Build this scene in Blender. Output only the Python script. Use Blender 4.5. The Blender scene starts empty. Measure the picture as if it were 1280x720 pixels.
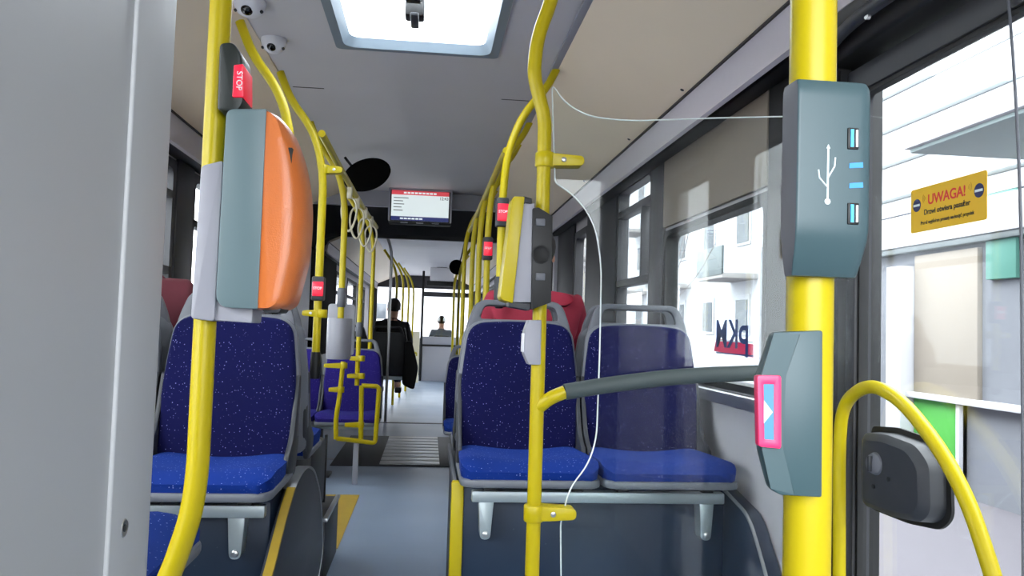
import bpy, bmesh, math, random
from mathutils import Vector, Matrix
random.seed(7)
R = math.radians
scn = bpy.context.scene
COL = scn.collection
PI = math.pi

# ------------------------------------------------------------------ camera
F = 1000.0
H = 1.15
YAW, PITCH, ROLL = R(5.85), math.atan(0.050), math.atan(0.031)
fw = Vector((math.sin(YAW) * math.cos(PITCH), math.cos(YAW) * math.cos(PITCH), math.sin(PITCH)))
r0 = Vector((math.cos(YAW), -math.sin(YAW), 0))
u0 = r0.cross(fw)
RX = math.cos(ROLL) * r0 + math.sin(ROLL) * u0
UX = -math.sin(ROLL) * r0 + math.cos(ROLL) * u0
CAM = Vector((0, 0, H))
cam_d = bpy.data.cameras.new('camera')
cam = bpy.data.objects.new('camera', cam_d)
COL.objects.link(cam)
cam_d.sensor_width = 36.0
cam_d.lens = 36.0 * F / 1280.0
cam_d.clip_start = 0.02
cam_d.clip_end = 300
M3 = Matrix((RX, UX, -fw)).transposed()
cam.matrix_world = Matrix.Translation(CAM) @ M3.to_4x4()
scn.camera = cam


def ray(px, py):
    return RX * ((px - 640) / F) + UX * ((360 - py) / F) + fw


def atY(px, py, Y):
    d = ray(px, py)
    return CAM + d * (Y / d.y)


def atX(px, py, X):
    d = ray(px, py)
    return CAM + d * (X / d.x)


# ------------------------------------------------------------------ materials
def lin(c):
    return tuple((v / 12.92 if v <= 0.04045 else ((v + 0.055) / 1.055) ** 2.4) for v in [x / 255.0 for x in c])


def mat(name, rgb, rough=0.5, metal=0.0, noise=0.0, nscale=30.0, bump=0.0, bscale=200.0, emit=None, spec=0.5, coat=0.0):
    m = bpy.data.materials.new(name)
    m.use_nodes = True
    nt = m.node_tree
    b = nt.nodes['Principled BSDF']
    c = lin(rgb) + (1,)
    b.inputs['Base Color'].default_value = c
    b.inputs['Roughness'].default_value = rough
    b.inputs['Metallic'].default_value = metal
    b.inputs['Specular IOR Level'].default_value = spec
    b.inputs['Coat Weight'].default_value = coat
    tc = nt.nodes.new('ShaderNodeTexCoord')
    if noise:
        n = nt.nodes.new('ShaderNodeTexNoise')
        n.inputs['Scale'].default_value = nscale
        n.inputs['Detail'].default_value = 4
        nt.links.new(tc.outputs['Object'], n.inputs['Vector'])
        mx = nt.nodes.new('ShaderNodeMix')
        mx.data_type = 'RGBA'
        mx.inputs[6].default_value = tuple(v * (1 - noise) for v in c[:3]) + (1,)
        mx.inputs[7].default_value = tuple(min(1, v * (1 + noise)) for v in c[:3]) + (1,)
        nt.links.new(n.outputs['Fac'], mx.inputs[0])
        nt.links.new(mx.outputs[2], b.inputs['Base Color'])
    if bump:
        n2 = nt.nodes.new('ShaderNodeTexNoise')
        n2.inputs['Scale'].default_value = bscale
        n2.inputs['Detail'].default_value = 3
        nt.links.new(tc.outputs['Object'], n2.inputs['Vector'])
        bp = nt.nodes.new('ShaderNodeBump')
        bp.inputs['Strength'].default_value = bump
        bp.inputs['Distance'].default_value = 0.002
        nt.links.new(n2.outputs['Fac'], bp.inputs['Height'])
        nt.links.new(bp.outputs['Normal'], b.inputs['Normal'])
    if emit:
        b.inputs['Emission Color'].default_value = lin(emit[0]) + (1,)
        b.inputs['Emission Strength'].default_value = emit[1]
    return m


def glass_mat(name, tint=(1, 1, 1), ior=1.45, haze=0.0):
    m = bpy.data.materials.new(name)
    m.use_nodes = True
    nt = m.node_tree
    nt.nodes.clear()
    o = nt.nodes.new('ShaderNodeOutputMaterial')
    t = nt.nodes.new('ShaderNodeBsdfTransparent')
    t.inputs[0].default_value = tint + (1,)
    g = nt.nodes.new('ShaderNodeBsdfGlossy')
    g.inputs['Roughness'].default_value = 0.01
    lw = nt.nodes.new('ShaderNodeLayerWeight')
    lw.inputs[0].default_value = .5
    pw = nt.nodes.new('ShaderNodeMath')
    pw.operation = 'POWER'
    pw.inputs[1].default_value = 5
    nt.links.new(lw.outputs['Facing'], pw.inputs[0])
    f0 = ((ior - 1) / (ior + 1)) ** 2
    fr = nt.nodes.new('ShaderNodeMath')
    fr.operation = 'MULTIPLY_ADD'
    fr.inputs[1].default_value = 1 - f0
    fr.inputs[2].default_value = f0
    nt.links.new(pw.outputs[0], fr.inputs[0])
    mx = nt.nodes.new('ShaderNodeMixShader')
    nt.links.new(fr.outputs[0], mx.inputs[0])
    nt.links.new(t.outputs[0], mx.inputs[1])
    nt.links.new(g.outputs[0], mx.inputs[2])
    last = mx
    if haze:
        d = nt.nodes.new('ShaderNodeBsdfDiffuse')
        d.inputs[0].default_value = (.9, .93, .95, 1)
        m2 = nt.nodes.new('ShaderNodeMixShader')
        m2.inputs[0].default_value = haze
        nt.links.new(mx.outputs[0], m2.inputs[1])
        nt.links.new(d.outputs[0], m2.inputs[2])
        last = m2
    nt.links.new(last.outputs[0], o.inputs[0])
    return m


def fabric_mat(name, base, spot, scale=112.0, thr=0.18):
    m = bpy.data.materials.new(name)
    m.use_nodes = True
    nt = m.node_tree
    b = nt.nodes['Principled BSDF']
    b.inputs['Roughness'].default_value = 0.95
    b.inputs['Specular IOR Level'].default_value = 0.2
    b.inputs['Sheen Weight'].default_value = 0.08
    b.inputs['Sheen Tint'].default_value = lin((60, 110, 230)) + (1,)
    tc = nt.nodes.new('ShaderNodeTexCoord')
    v = nt.nodes.new('ShaderNodeTexVoronoi')
    v.inputs['Scale'].default_value = scale
    nt.links.new(tc.outputs['Object'], v.inputs['Vector'])
    lt = nt.nodes.new('ShaderNodeMath')
    lt.operation = 'LESS_THAN'
    lt.inputs[1].default_value = thr
    nt.links.new(v.outputs['Distance'], lt.inputs[0])
    sep = nt.nodes.new('ShaderNodeSeparateColor')
    nt.links.new(v.outputs['Color'], sep.inputs[0])
    gt = nt.nodes.new('ShaderNodeMath')
    gt.operation = 'GREATER_THAN'
    gt.inputs[1].default_value = 0.3
    nt.links.new(sep.outputs[0], gt.inputs[0])
    mu = nt.nodes.new('ShaderNodeMath')
    mu.operation = 'MULTIPLY'
    nt.links.new(lt.outputs[0], mu.inputs[0])
    nt.links.new(gt.outputs[0], mu.inputs[1])
    mu2 = nt.nodes.new('ShaderNodeMath')
    mu2.operation = 'MULTIPLY'
    nt.links.new(mu.outputs[0], mu2.inputs[0])
    nt.links.new(sep.outputs[1], mu2.inputs[1])
    n = nt.nodes.new('ShaderNodeTexNoise')
    n.inputs['Scale'].default_value = 5
    nt.links.new(tc.outputs['Object'], n.inputs['Vector'])
    mb = nt.nodes.new('ShaderNodeMix')
    mb.data_type = 'RGBA'
    c = lin(base)
    mb.inputs[6].default_value = tuple(x * .75 for x in c) + (1,)
    mb.inputs[7].default_value = tuple(x * 1.25 for x in c) + (1,)
    nt.links.new(n.outputs['Fac'], mb.inputs[0])
    mx = nt.nodes.new('ShaderNodeMix')
    mx.data_type = 'RGBA'
    nt.links.new(mu2.outputs[0], mx.inputs[0])
    nt.links.new(mb.outputs[2], mx.inputs[6])
    mx.inputs[7].default_value = lin(spot) + (1,)
    nt.links.new(mx.outputs[2], b.inputs['Base Color'])
    return m


def floor_mat():
    m = mat('vinyl_floor', (126, 141, 162), 0.34, noise=.12, nscale=6)
    nt = m.node_tree
    b = nt.nodes['Principled BSDF']
    tc = nt.nodes.new('ShaderNodeTexCoord')
    n = nt.nodes.new('ShaderNodeTexNoise')
    n.inputs['Scale'].default_value = 3
    n.inputs['Detail'].default_value = 5
    nt.links.new(tc.outputs['Object'], n.inputs['Vector'])
    mr = nt.nodes.new('ShaderNodeMapRange')
    mr.inputs[3].default_value = .25
    mr.inputs[4].default_value = .45
    nt.links.new(n.outputs['Fac'], mr.inputs[0])
    nt.links.new(mr.outputs[0], b.inputs['Roughness'])
    return m


def speck_mat(name, base, spot):
    """dark vinyl cladding with a few pale scuffs"""
    m = fabric_mat(name, base, spot, 22, .06)
    b = m.node_tree.nodes['Principled BSDF']
    b.inputs['Roughness'].default_value = .45
    b.inputs['Sheen Weight'].default_value = 0
    b.inputs['Specular IOR Level'].default_value = .4
    return m


M = dict(
    yellow=mat('yellow_paint', (186, 167, 8), .36, spec=.35),
    yellow_tape=mat('yellow_tape', (160, 130, 12), .5, noise=.12, nscale=40),
    mark=mat('yellow_floor_mark', (164, 136, 48), .45, noise=.15, nscale=15),
    teal=mat('teal_plastic', (96, 116, 120), .42, bump=.05, bscale=900),
    teal_dark=mat('dark_teal_plastic', (26, 33, 30), .45),
    teal_mid=mat('mid_teal_plastic', (58, 80, 85), .4),
    orange=mat('orange_plastic', (206, 112, 52), .28, bump=.25, bscale=500),
    pgrey=mat('grey_plastic', (92, 94, 101), .5, noise=.05),
    shell=mat('seat_shell_plastic', (104, 107, 114), .45),
    lgrey=mat('light_grey_plastic', (150, 150, 158), .45),
    dgrey=mat('dark_grey_plastic', (46, 48, 53), .5, noise=.06),
    black=mat('black_plastic', (14, 14, 15), .5),
    matt=mat('matt_black_plastic', (9, 9, 9), .9, spec=.1),
    rubber=mat('black_rubber', (15, 15, 16), .65),
    foam=mat('dark_grip_foam', (62, 72, 72), .6, bump=.1, bscale=600),
    metal=mat('galvanised_metal', (176, 186, 188), .4, .6),
    steel=mat('steel', (190, 190, 190), .3, 1.0),
    alu=mat('aluminium', (190, 192, 195), .35, .9),
    ceil=mat('ceiling_panel', (202, 199, 201), .55, noise=.04, nscale=3),
    beige=mat('beige_panel', (243, 225, 198), .6, noise=.03, nscale=4),
    lip=mat('grey_edge_panel', (186, 180, 186), .5, noise=.03),
    header=mat('brown_grey_panel', (128, 116, 104), .5, noise=.05, nscale=5),
    wallp=mat('wall_panel', (186, 182, 186), .5, noise=.03),
    walld=mat('dark_wall_frame', (48, 48, 52), .5, noise=.05),
    floor=floor_mat(),
    clad=speck_mat('blue_grey_cladding', (24, 42, 64), (110, 120, 130)),
    archface=mat('dark_blue_grey_cladding', (52, 56, 66), .45, noise=.06),
    tower=mat('grey_painted_panel', (168, 170, 171), .42, noise=.025, nscale=2.5),
    fabric=fabric_mat('blue_speckled_fabric_shaded', (9, 10, 58), (130, 130, 185)),  # seat backs: same cloth as the cushions, shade put into the colour
    cushion=fabric_mat('blue_speckled_fabric_lit', (8, 40, 114), (130, 145, 195)),  # same cloth again, brighter blue paints in the light from above
    purple=fabric_mat('sunlit_violet_blue_fabric', (34, 24, 100), (105, 95, 160)),  # sunlight on the far seats put into this lighter violet tone
    glass=glass_mat('window_glass', (.97, .985, .98)),
    screen_glass=glass_mat('draught_screen_glass', (.96, .985, .98), 1.33, .005),
    glass_edge=mat('glass_edge', (226, 232, 230), .2),
    bellows=mat('bellows_fabric', (48, 46, 48), .8, noise=.1),
    bellows_light=mat('pale_wall_panel', (196, 196, 206), .5),
    hatch=mat('hatch_frame_plastic', (120, 132, 142), .4),
    white=mat('white_plastic', (222, 222, 226), .4),
    cream=mat('cream_plastic', (214, 206, 180), .45),
    lens=mat('black_lens', (8, 8, 10), .08),
    red=mat('red_button', (226, 34, 62), .35, emit=((255, 30, 60), .12)),
    pink=mat('red_pink_plastic', (238, 52, 104), .35),
    btnblue=mat('blue_button_plastic', (70, 130, 160), .4),
    blue_led=mat('blue_mark', (44, 140, 214), .4),
    usb=mat('usb_blue', (60, 170, 220), .3),
    print_white=mat('white_print', (214, 226, 228), .5),
    navy=mat('navy_print', (28, 34, 84), .5),
    signred=mat('red_print', (214, 40, 40), .5),
    signyellow=mat('yellow_sticker', (226, 178, 8), .45),
    inkblack=mat('black_ink', (24, 20, 14), .5),
    pkmblue=mat('dark_blue_ink', (38, 60, 110), .5),
    pkmred=mat('crimson_ink', (222, 48, 92), .5),
    tv=mat('screen_white', (210, 220, 222), .3, emit=((214, 224, 224), .26)),
    tvred=mat('screen_red', (190, 60, 70), .3, emit=((200, 70, 80), .26)),
    tvblue=mat('screen_navy', (30, 40, 100), .3, emit=((32, 40, 96), .26)),
    tvink=mat('screen_text_grey', (80, 88, 92), .3, emit=((100, 108, 112), .2)),
    skin=mat('skin', (214, 160, 132), .5),
    hair=mat('dark_hair', (34, 26, 22), .6),
    redcloth=mat('red_jacket_cloth', (150, 36, 58), .85, noise=.1, nscale=40),
    maroon=mat('maroon_jacket_cloth', (88, 28, 40), .85, noise=.1, nscale=40),
    blackcloth=mat('black_coat_cloth', (26, 25, 28), .85, noise=.1, nscale=40),
    greycloth=mat('grey_cloth', (88, 92, 98), .85, noise=.1, nscale=40),
    jeans=mat('dark_trouser_cloth', (38, 42, 56), .85, noise=.1, nscale=60),
    shoe=mat('shoe_leather', (22, 20, 20), .4),
    # outside
    road=mat('pale_bounce_road', (150, 150, 152), .9, noise=.15, nscale=4),  # unseen road made pale so it reflects light up to the ceiling
    pave=mat('paving', (97, 93, 99), .85, noise=.06, nscale=6),
    facade=mat('pale_render', (108, 110, 116), .9, noise=.05, nscale=2),
    facade2=mat('cream_render', (150, 146, 144), .9, noise=.05, nscale=2),
    facade3=mat('white_render', (178, 178, 182), .9, noise=.04, nscale=2),
    canopy=mat('canopy_metal', (76, 84, 86), .5),
    soffit=mat('canopy_soffit', (132, 146, 146), .6),
    shopglass=mat('pale_shop_glass', (118, 122, 130), .25),
    extwin=mat('facade_window', (60, 66, 72), .2),
    green=mat('green_panel', (64, 146, 54), .6),
    mint=mat('mint_panel', (72, 122, 110), .6),
    beigeboard=mat('beige_board', (134, 125, 114), .8),
    bark=mat('bark', (96, 84, 80), .9),
)


# ------------------------------------------------------------------ mesh helpers
def new():
    return bmesh.new()


def bx(x0, x1, y0, y1, z0, z1, bev=0.0, seg=2, bm=None):
    own = bmesh.new()
    vs = [own.verts.new(p) for p in ((x0, y0, z0), (x1, y0, z0), (x1, y1, z0), (x0, y1, z0),
                                     (x0, y0, z1), (x1, y0, z1), (x1, y1, z1), (x0, y1, z1))]
    for f in ((0, 3, 2, 1), (4, 5, 6, 7), (0, 1, 5, 4), (1, 2, 6, 5), (2, 3, 7, 6), (3, 0, 4, 7)):
        own.faces.new([vs[i] for i in f])
    if bev:
        bmesh.ops.bevel(own, geom=own.edges[:], offset=bev, segments=seg, profile=.5, affect='EDGES')
    return merge(own, bm)


def merge(own, bm):
    if bm is None:
        return own
    me = bpy.data.meshes.new('tmp')
    own.to_mesh(me)
    own.free()
    bm.from_mesh(me)
    bpy.data.meshes.remove(me)
    return bm


def rpoly(pts, rad, n=5):
    """closed 2-D polygon with filleted corners"""
    out = []
    N = len(pts)
    for i in range(N):
        p = Vector(pts[i])
        a = Vector(pts[i - 1]) - p
        b = Vector(pts[(i + 1) % N]) - p
        r = rad[i] if isinstance(rad, (list, tuple)) else rad
        d = min(r, a.length * .48, b.length * .48)
        if d < 1e-5:
            out.append(tuple(p))
            continue
        s = p + a.normalized() * d
        e = p + b.normalized() * d
        for k in range(n + 1):
            t = k / n
            q = s * (1 - t) ** 2 + p * 2 * t * (1 - t) + e * t * t
            out.append(tuple(q))
    return out


def _map(axis, a, p):
    if axis == 'Y':
        return (p[0], a, p[1])
    if axis == 'X':
        return (a, p[0], p[1])
    return (p[0], p[1], a)


def prism(pts, axis, a0, a1, bev=0.0, bm=None, seg=2):
    own = bmesh.new()
    lo = [own.verts.new(_map(axis, a0, p)) for p in pts]
    hi = [own.verts.new(_map(axis, a1, p)) for p in pts]
    n = len(pts)
    f0 = own.faces.new(lo)
    f1 = own.faces.new(hi)
    for i in range(n):
        own.faces.new((lo[i], lo[(i + 1) % n], hi[(i + 1) % n], hi[i]))
    bmesh.ops.recalc_face_normals(own, faces=own.faces)
    if bev:
        es = set(f0.edges) | set(f1.edges)
        bmesh.ops.bevel(own, geom=list(es), offset=bev, segments=seg, profile=.5, affect='EDGES', clamp_overlap=True)
    return merge(own, bm)


def ring(outer, inner, axis, a0, a1, bev=0.0, bm=None):
    """frame between two loops with the same number of points"""
    own = bmesh.new()
    n = len(outer)
    L = [[own.verts.new(_map(axis, a, p)) for p in loop] for a in (a0, a1) for loop in (outer, inner)]
    o0, i0, o1, i1 = L
    for i in range(n):
        j = (i + 1) % n
        own.faces.new((o0[i], o0[j], i0[j], i0[i]))
        own.faces.new((o1[i], i1[i], i1[j], o1[j]))
        own.faces.new((o0[i], o1[i], o1[j], o0[j]))
        own.faces.new((i0[i], i0[j], i1[j], i1[i]))
    bmesh.ops.recalc_face_normals(own, faces=own.faces)
    if bev:
        es = [e for e in own.edges if e.calc_face_angle(0) > R(50)]
        bmesh.ops.bevel(own, geom=es, offset=bev, segments=2, profile=.5, affect='EDGES', clamp_overlap=True)
    return merge(own, bm)


def fillet(pts, rad, n=6):
    pts = [Vector(p) for p in pts]
    out = [pts[0]]
    for i in range(1, len(pts) - 1):
        p = pts[i]
        a, b = pts[i - 1] - p, pts[i + 1] - p
        d = min(rad, a.length * .49, b.length * .49)
        s, e = p + a.normalized() * d, p + b.normalized() * d
        for k in range(n + 1):
            t = k / n
            out.append(s * (1 - t) ** 2 + p * 2 * t * (1 - t) + e * t * t)
    out.append(pts[-1])
    return out


def tube(pts, r, seg=14, bm=None, closed=False, rad=None, flat=None):
    """sweep; flat=(ax, ay): elliptical section"""
    own = bmesh.new()
    P = [Vector(p) for p in pts]
    n = len(P)
    T = []
    for i in range(n):
        a = P[i - 1] if (i or closed) else P[i]
        b = P[(i + 1) % n] if (i < n - 1 or closed) else P[i]
        T.append((b - a).normalized())
    up = Vector((0, 0, 1)) if abs(T[0].z) < .9 else Vector((0, 1, 0))
    nrm = (up - T[0] * up.dot(T[0])).normalized()
    loops = []
    for i in range(n):
        nrm = (nrm - T[i] * nrm.dot(T[i])).normalized()
        bi = T[i].cross(nrm)
        rr = rad[i] if rad else r
        fa, fb = flat or (1, 1)
        loops.append([own.verts.new(P[i] + (nrm * math.cos(2 * PI * k / seg) * fa + bi * math.sin(2 * PI * k / seg) * fb) * rr) for k in range(seg)])
    for i in range(n if closed else n - 1):
        A, B = loops[i], loops[(i + 1) % n]
        for k in range(seg):
            own.faces.new((A[k], A[(k + 1) % seg], B[(k + 1) % seg], B[k]))
    if not closed:
        own.faces.new(list(reversed(loops[0])))
        own.faces.new(loops[-1])
    bmesh.ops.recalc_face_normals(own, faces=own.faces)
    return merge(own, bm)


def cyl(a, b, r, seg=20, bm=None, r2=None):
    return tube([a, b], r, seg, bm, rad=[r, r2 if r2 is not None else r])


def lathe(prof, c, axis=(0, 0, 1), seg=28, bm=None):
    """prof: (radius, height) list along axis through c"""
    own = bmesh.new()
    q = Vector((0, 0, 1)).rotation_difference(Vector(axis))
    loops = []
    for r, h in prof:
        loops.append([own.verts.new(Vector(c) + q @ Vector((max(r, 1e-4) * math.cos(2 * PI * k / seg), max(r, 1e-4) * math.sin(2 * PI * k / seg), h))) for k in range(seg)])
    for A, B in zip(loops, loops[1:]):
        for k in range(seg):
            own.faces.new((A[k], A[(k + 1) % seg], B[(k + 1) % seg], B[k]))
    own.faces.new(list(reversed(loops[0])))
    own.faces.new(loops[-1])
    bmesh.ops.recalc_face_normals(own, faces=own.faces)
    return merge(own, bm)


def loft(loops, bm=None, closed_caps=True):
    own = bmesh.new()
    L = [[own.verts.new(p) for p in lp] for lp in loops]
    n = len(L[0])
    for A, B in zip(L, L[1:]):
        for k in range(n):
            own.faces.new((A[k], A[(k + 1) % n], B[(k + 1) % n], B[k]))
    if closed_caps:
        own.faces.new(list(reversed(L[0])))
        own.faces.new(L[-1])
    bmesh.ops.recalc_face_normals(own, faces=own.faces)
    return merge(own, bm)


def xf(bm, mtx):
    bmesh.ops.transform(bm, matrix=mtx, verts=bm.verts)
    return bm


def top_of(o):
    while o.parent is not None:
        o = o.parent
    return o


def obj(name, bm, m, parent=None, local=False, angle=38, mats=None):
    """link a bmesh as ONE object; parts given in world coordinates unless local"""
    me = bpy.data.meshes.new(name)
    if parent is not None and not local:
        t = top_of(parent)
        bm.transform(Matrix.Translation(-t.location))
    bm.to_mesh(me)
    bm.free()
    for mm in ([m] if mats is None else mats):
        me.materials.append(M[mm] if isinstance(mm, str) else mm)
    me.polygons.foreach_set('use_smooth', [True] * len(me.polygons))
    me.set_sharp_from_angle(angle=R(angle))
    o = bpy.data.objects.new(name, me)
    COL.objects.link(o)
    if parent is not None:
        o.parent = parent
    return o


def tag(o, label, cat, group=None, kind=None):
    o['label'] = label
    o['category'] = cat
    if group:
        o['group'] = group
    if kind:
        o['kind'] = kind
    return o


def thing(name, label, cat, loc=(0, 0, 0), group=None, rz=0):
    o = bpy.data.objects.new(name, None)
    COL.objects.link(o)
    o.empty_display_size = .05
    o.location = loc
    o.rotation_euler = (0, 0, rz)
    return tag(o, label, cat, group)


def struct(name, bm, m, parent=None, **k):
    o = obj(name, bm, m, parent, **k)
    if parent is None:
        o['kind'] = 'structure'
    return o


def kids(o):
    return [c for c in bpy.data.objects if c.parent == o]


def dup(root, loc, rz=None, label=None, group=None):
    r = root.copy()
    COL.objects.link(r)
    r.location = loc
    if rz is not None:
        r.rotation_euler = (0, 0, rz)
    if label:
        r['label'] = label
    if group:
        r['group'] = group
    for ch in kids(root):
        c = ch.copy()
        COL.objects.link(c)
        c.parent = r
        for g in kids(ch):
            d = g.copy()
            COL.objects.link(d)
            d.parent = c
    return r


def text_bm(s, size, mtx, mirror=False, depth=0.0006, bold=0.0):
    cu = bpy.data.curves.new('txt', 'FONT')
    cu.body = s
    cu.size = size
    cu.align_x = 'CENTER'
    cu.align_y = 'CENTER'
    cu.extrude = depth
    cu.offset = bold
    o = bpy.data.objects.new('txt', cu)
    COL.objects.link(o)
    bpy.context.view_layer.update()
    dg = bpy.context.evaluated_depsgraph_get()
    me = bpy.data.meshes.new_from_object(o.evaluated_get(dg))
    b = bmesh.new()
    b.from_mesh(me)
    bpy.data.objects.remove(o)
    bpy.data.curves.remove(cu)
    bpy.data.meshes.remove(me)
    if mirror:
        b.transform(Matrix.Diagonal((-1, 1, 1, 1)))
        bmesh.ops.reverse_faces(b, faces=b.faces)
    b.transform(mtx)
    return b


def frame_mtx(origin, xdir, ydir):
    x = Vector(xdir).normalized()
    y = Vector(ydir)
    y = (y - x * y.dot(x)).normalized()
    z = x.cross(y)
    m = Matrix((x, y, z)).transposed().to_4x4()
    m.translation = Vector(origin)
    return m


def wall_grid(axis_x0, axis_x1, ys, zs, holes, bm=None):
    """wall slab between two X planes over ys x zs rectangle minus holes (y0,y1,z0,z1), one welded mesh"""
    Y = sorted(set([ys[0], ys[1]] + [h[0] for h in holes] + [h[1] for h in holes]))
    Z = sorted(set([zs[0], zs[1]] + [h[2] for h in holes] + [h[3] for h in holes]))
    own = bmesh.new()

    def solid(i, j):
        if i < 0 or j < 0 or i >= len(Y) - 1 or j >= len(Z) - 1:
            return False
        cy, cz = (Y[i] + Y[i + 1]) / 2, (Z[j] + Z[j + 1]) / 2
        return not any(h[0] < cy < h[1] and h[2] < cz < h[3] for h in holes)
    V = {}

    def v(s, i, j):
        k = (s, i, j)
        if k not in V:
            V[k] = own.verts.new(((axis_x0, axis_x1)[s], Y[i], Z[j]))
        return V[k]
    for i in range(len(Y) - 1):
        for j in range(len(Z) - 1):
            if not solid(i, j):
                continue
            own.faces.new((v(0, i, j), v(0, i, j + 1), v(0, i + 1, j + 1), v(0, i + 1, j)))
            own.faces.new((v(1, i, j), v(1, i + 1, j), v(1, i + 1, j + 1), v(1, i, j + 1)))
            for (di, dj, a, b) in ((-1, 0, (i, j), (i, j + 1)), (1, 0, (i + 1, j), (i + 1, j + 1)), (0, -1, (i, j), (i + 1, j)), (0, 1, (i, j + 1), (i + 1, j + 1))):
                if not solid(i + di, j + dj):
                    own.faces.new((v(0, *a), v(0, *b), v(1, *b), v(1, *a)))
    bmesh.ops.recalc_face_normals(own, faces=own.faces)
    return merge(own, bm)


# ------------------------------------------------------------------ bus shell
XR, XL = 1.12, -1.38
XC = -0.11
ZC = 2.29
YB0, YB1 = 6.95, 9.5          # bellows
YEND = 18.6
YREAR = -0.75

struct('floor', bx(XL - .06, XR + .06, YREAR, YEND, -.12, 0), 'floor')


def roof(y0, y1, name_i):
    # upper skin with the flat grey centre, one mesh
    hx0, hx1, hy0, hy1 = -.415, .245, 2.39, 3.315
    own = bmesh.new()
    z = ZC
    holes = name_i == 0
    xs = [-.745, hx0, hx1, .52]
    ysr = [y0, hy0, hy1, y1] if holes else [y0, y1]
    for i in range(3):
        for j in range(len(ysr) - 1):
            if holes and i == 1 and j == 1:
                continue
            bx(xs[i], xs[i + 1], ysr[j], ysr[j + 1], z, z + .05, bm=own)
    bmesh.ops.remove_doubles(own, verts=own.verts, dist=1e-5)
    return own


struct('ceiling', roof(YREAR, YB0, 0), 'ceil')
struct('ceiling', roof(YB1, YEND, 1), 'ceil')
n_trim = 1


def cove(side, y0, y1):
    global n_trim
    s = side

    def X(v):
        return v if s > 0 else -.19 - v      # mirrored about the bus centre
    d = 0.0 if s > 0 else .03

    def prof(pts):
        return [(X(a) - (d if s < 0 else 0), b) for a, b in pts]
    # beige sloping panel
    pb = prof([(.505, 2.285), (.965, 2.085), (.975, 2.105), (.515, 2.33)])
    struct('trim_%d' % n_trim, prism(pb, 'Y', y0, y1), 'beige')
    n_trim += 1
    # grey edge lip
    pl = prof([(.969, 2.081), (.985, 2.045), (.990, 1.985), (.985, 1.962), (1.0, 1.955), (1.02, 1.99), (1.0, 2.10), (.975, 2.105)])
    struct('trim_%d' % n_trim, prism(pl, 'Y', y0, y1), 'lip')
    n_trim += 1
    xa_, xb_ = sorted((X(.962) - (d if s < 0 else 0), X(.972) - (d if s < 0 else 0)))
    struct('trim_%d' % n_trim, bx(xa_, xb_, y0, y1, 2.0765, 2.084), 'black')
    n_trim += 1
    # dark roof edge above the windows, closes the shell
    pk = prof([(.98, 2.10), (1.0, 2.06), (1.10, 2.0), (1.20, 2.0), (1.20, 2.4), (.5, 2.4), (.5, 2.335)])
    struct('trim_%d' % n_trim, prism(pk, 'Y', y0, y1), 'walld')
    n_trim += 1


for y0, y1 in ((YREAR, YB0), (YB1, YEND)):
    cove(1, y0, y1)
    cove(-1, y0, y1)
# ceiling seams across the roof and along the panel joint
for (xa, xb, y) in ((-.70, -.55, 3.93), (.32, .51, 3.93)):
    struct('trim_%d' % n_trim, bx(xa, xb, y, y + .008, ZC - .0015, ZC + .001), 'black')
    n_trim += 1
# paler lengthwise joint strip between ceiling and cove on the right
struct('trim_%d' % n_trim, bx(.49, .52, YREAR, YB0, ZC - .012, ZC - .002, .002), 'lgrey')
n_trim += 1

# walls -------------------------------------------------------------
ZH = 2.02
holesR = [(2.56, 3.72, .95, 1.63), (3.97, 4.70, .9, 1.99), (5.62, 6.12, .95, 1.9)]
holesRf = [(9.9, 11.6, .95, 1.9), (11.8, 13.6, .95, 1.9), (13.8, 16.3, .95, 1.9), (16.9, 18.3, .95, 1.9)]
DOOR0, DOOR1, ZD = .30, 2.00, 1.86
wr = wall_grid(XR, XR + .06, (YREAR, YB0), (0, 2.06), holesR + [(DOOR0, DOOR1, 0.0, ZD)])
struct('wall_right', wr, 'wallp')
struct('wall_right', wall_grid(XR, XR + .06, (YB1, YEND), (0, 2.06), holesRf), 'wallp')
holesL = [(-.65, .8, .9, 1.98), (1.0, 2.5, .9, 1.98), (2.7, 4.40, .95, 1.98), (4.72, 6.7, .95, 1.98)]
holesLf = [(11.25, 11.75, 1.0, 1.9), (11.9, 13.2, .3, 1.9), (13.5, 15.2, 1.0, 1.9), (15.5, 17.2, .3, 1.9)]
struct('wall_left', wall_grid(XL - .06, XL, (YREAR, YB0), (0, 2.06), holesL), 'wallp')
struct('wall_left', wall_grid(XL - .06, XL, (YB1, YEND), (0, 2.06), holesLf), 'wallp')


def wall_ends(name, y0, y1, hole):
    own = bmesh.new()
    x0, x1, z0, z1 = XL - .06, XR + .06, 0, 2.4
    h = hole
    for a in ((x0, h[0], z0, z1), (h[1], x1, z0, z1), (h[0], h[1], z0, h[2]), (h[0], h[1], h[3], z1)):
        bx(a[0], a[1], y0, y1, a[2], a[3], bm=own)
    bmesh.ops.remove_doubles(own, verts=own.verts, dist=1e-5)
    struct(name, own, 'walld')


wall_ends('wall_back', YREAR - .06, YREAR, (-1.2, 1.0, 1.0, 2.05))  # unseen rear window opening enlarged to let more light in
wall_ends('wall_front', YEND, YEND + .06, (-1.2, 1.0, .85, 2.0))

# windows: dark rubber frame, glass pane, rails -----------------------
nwin = 1


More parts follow.
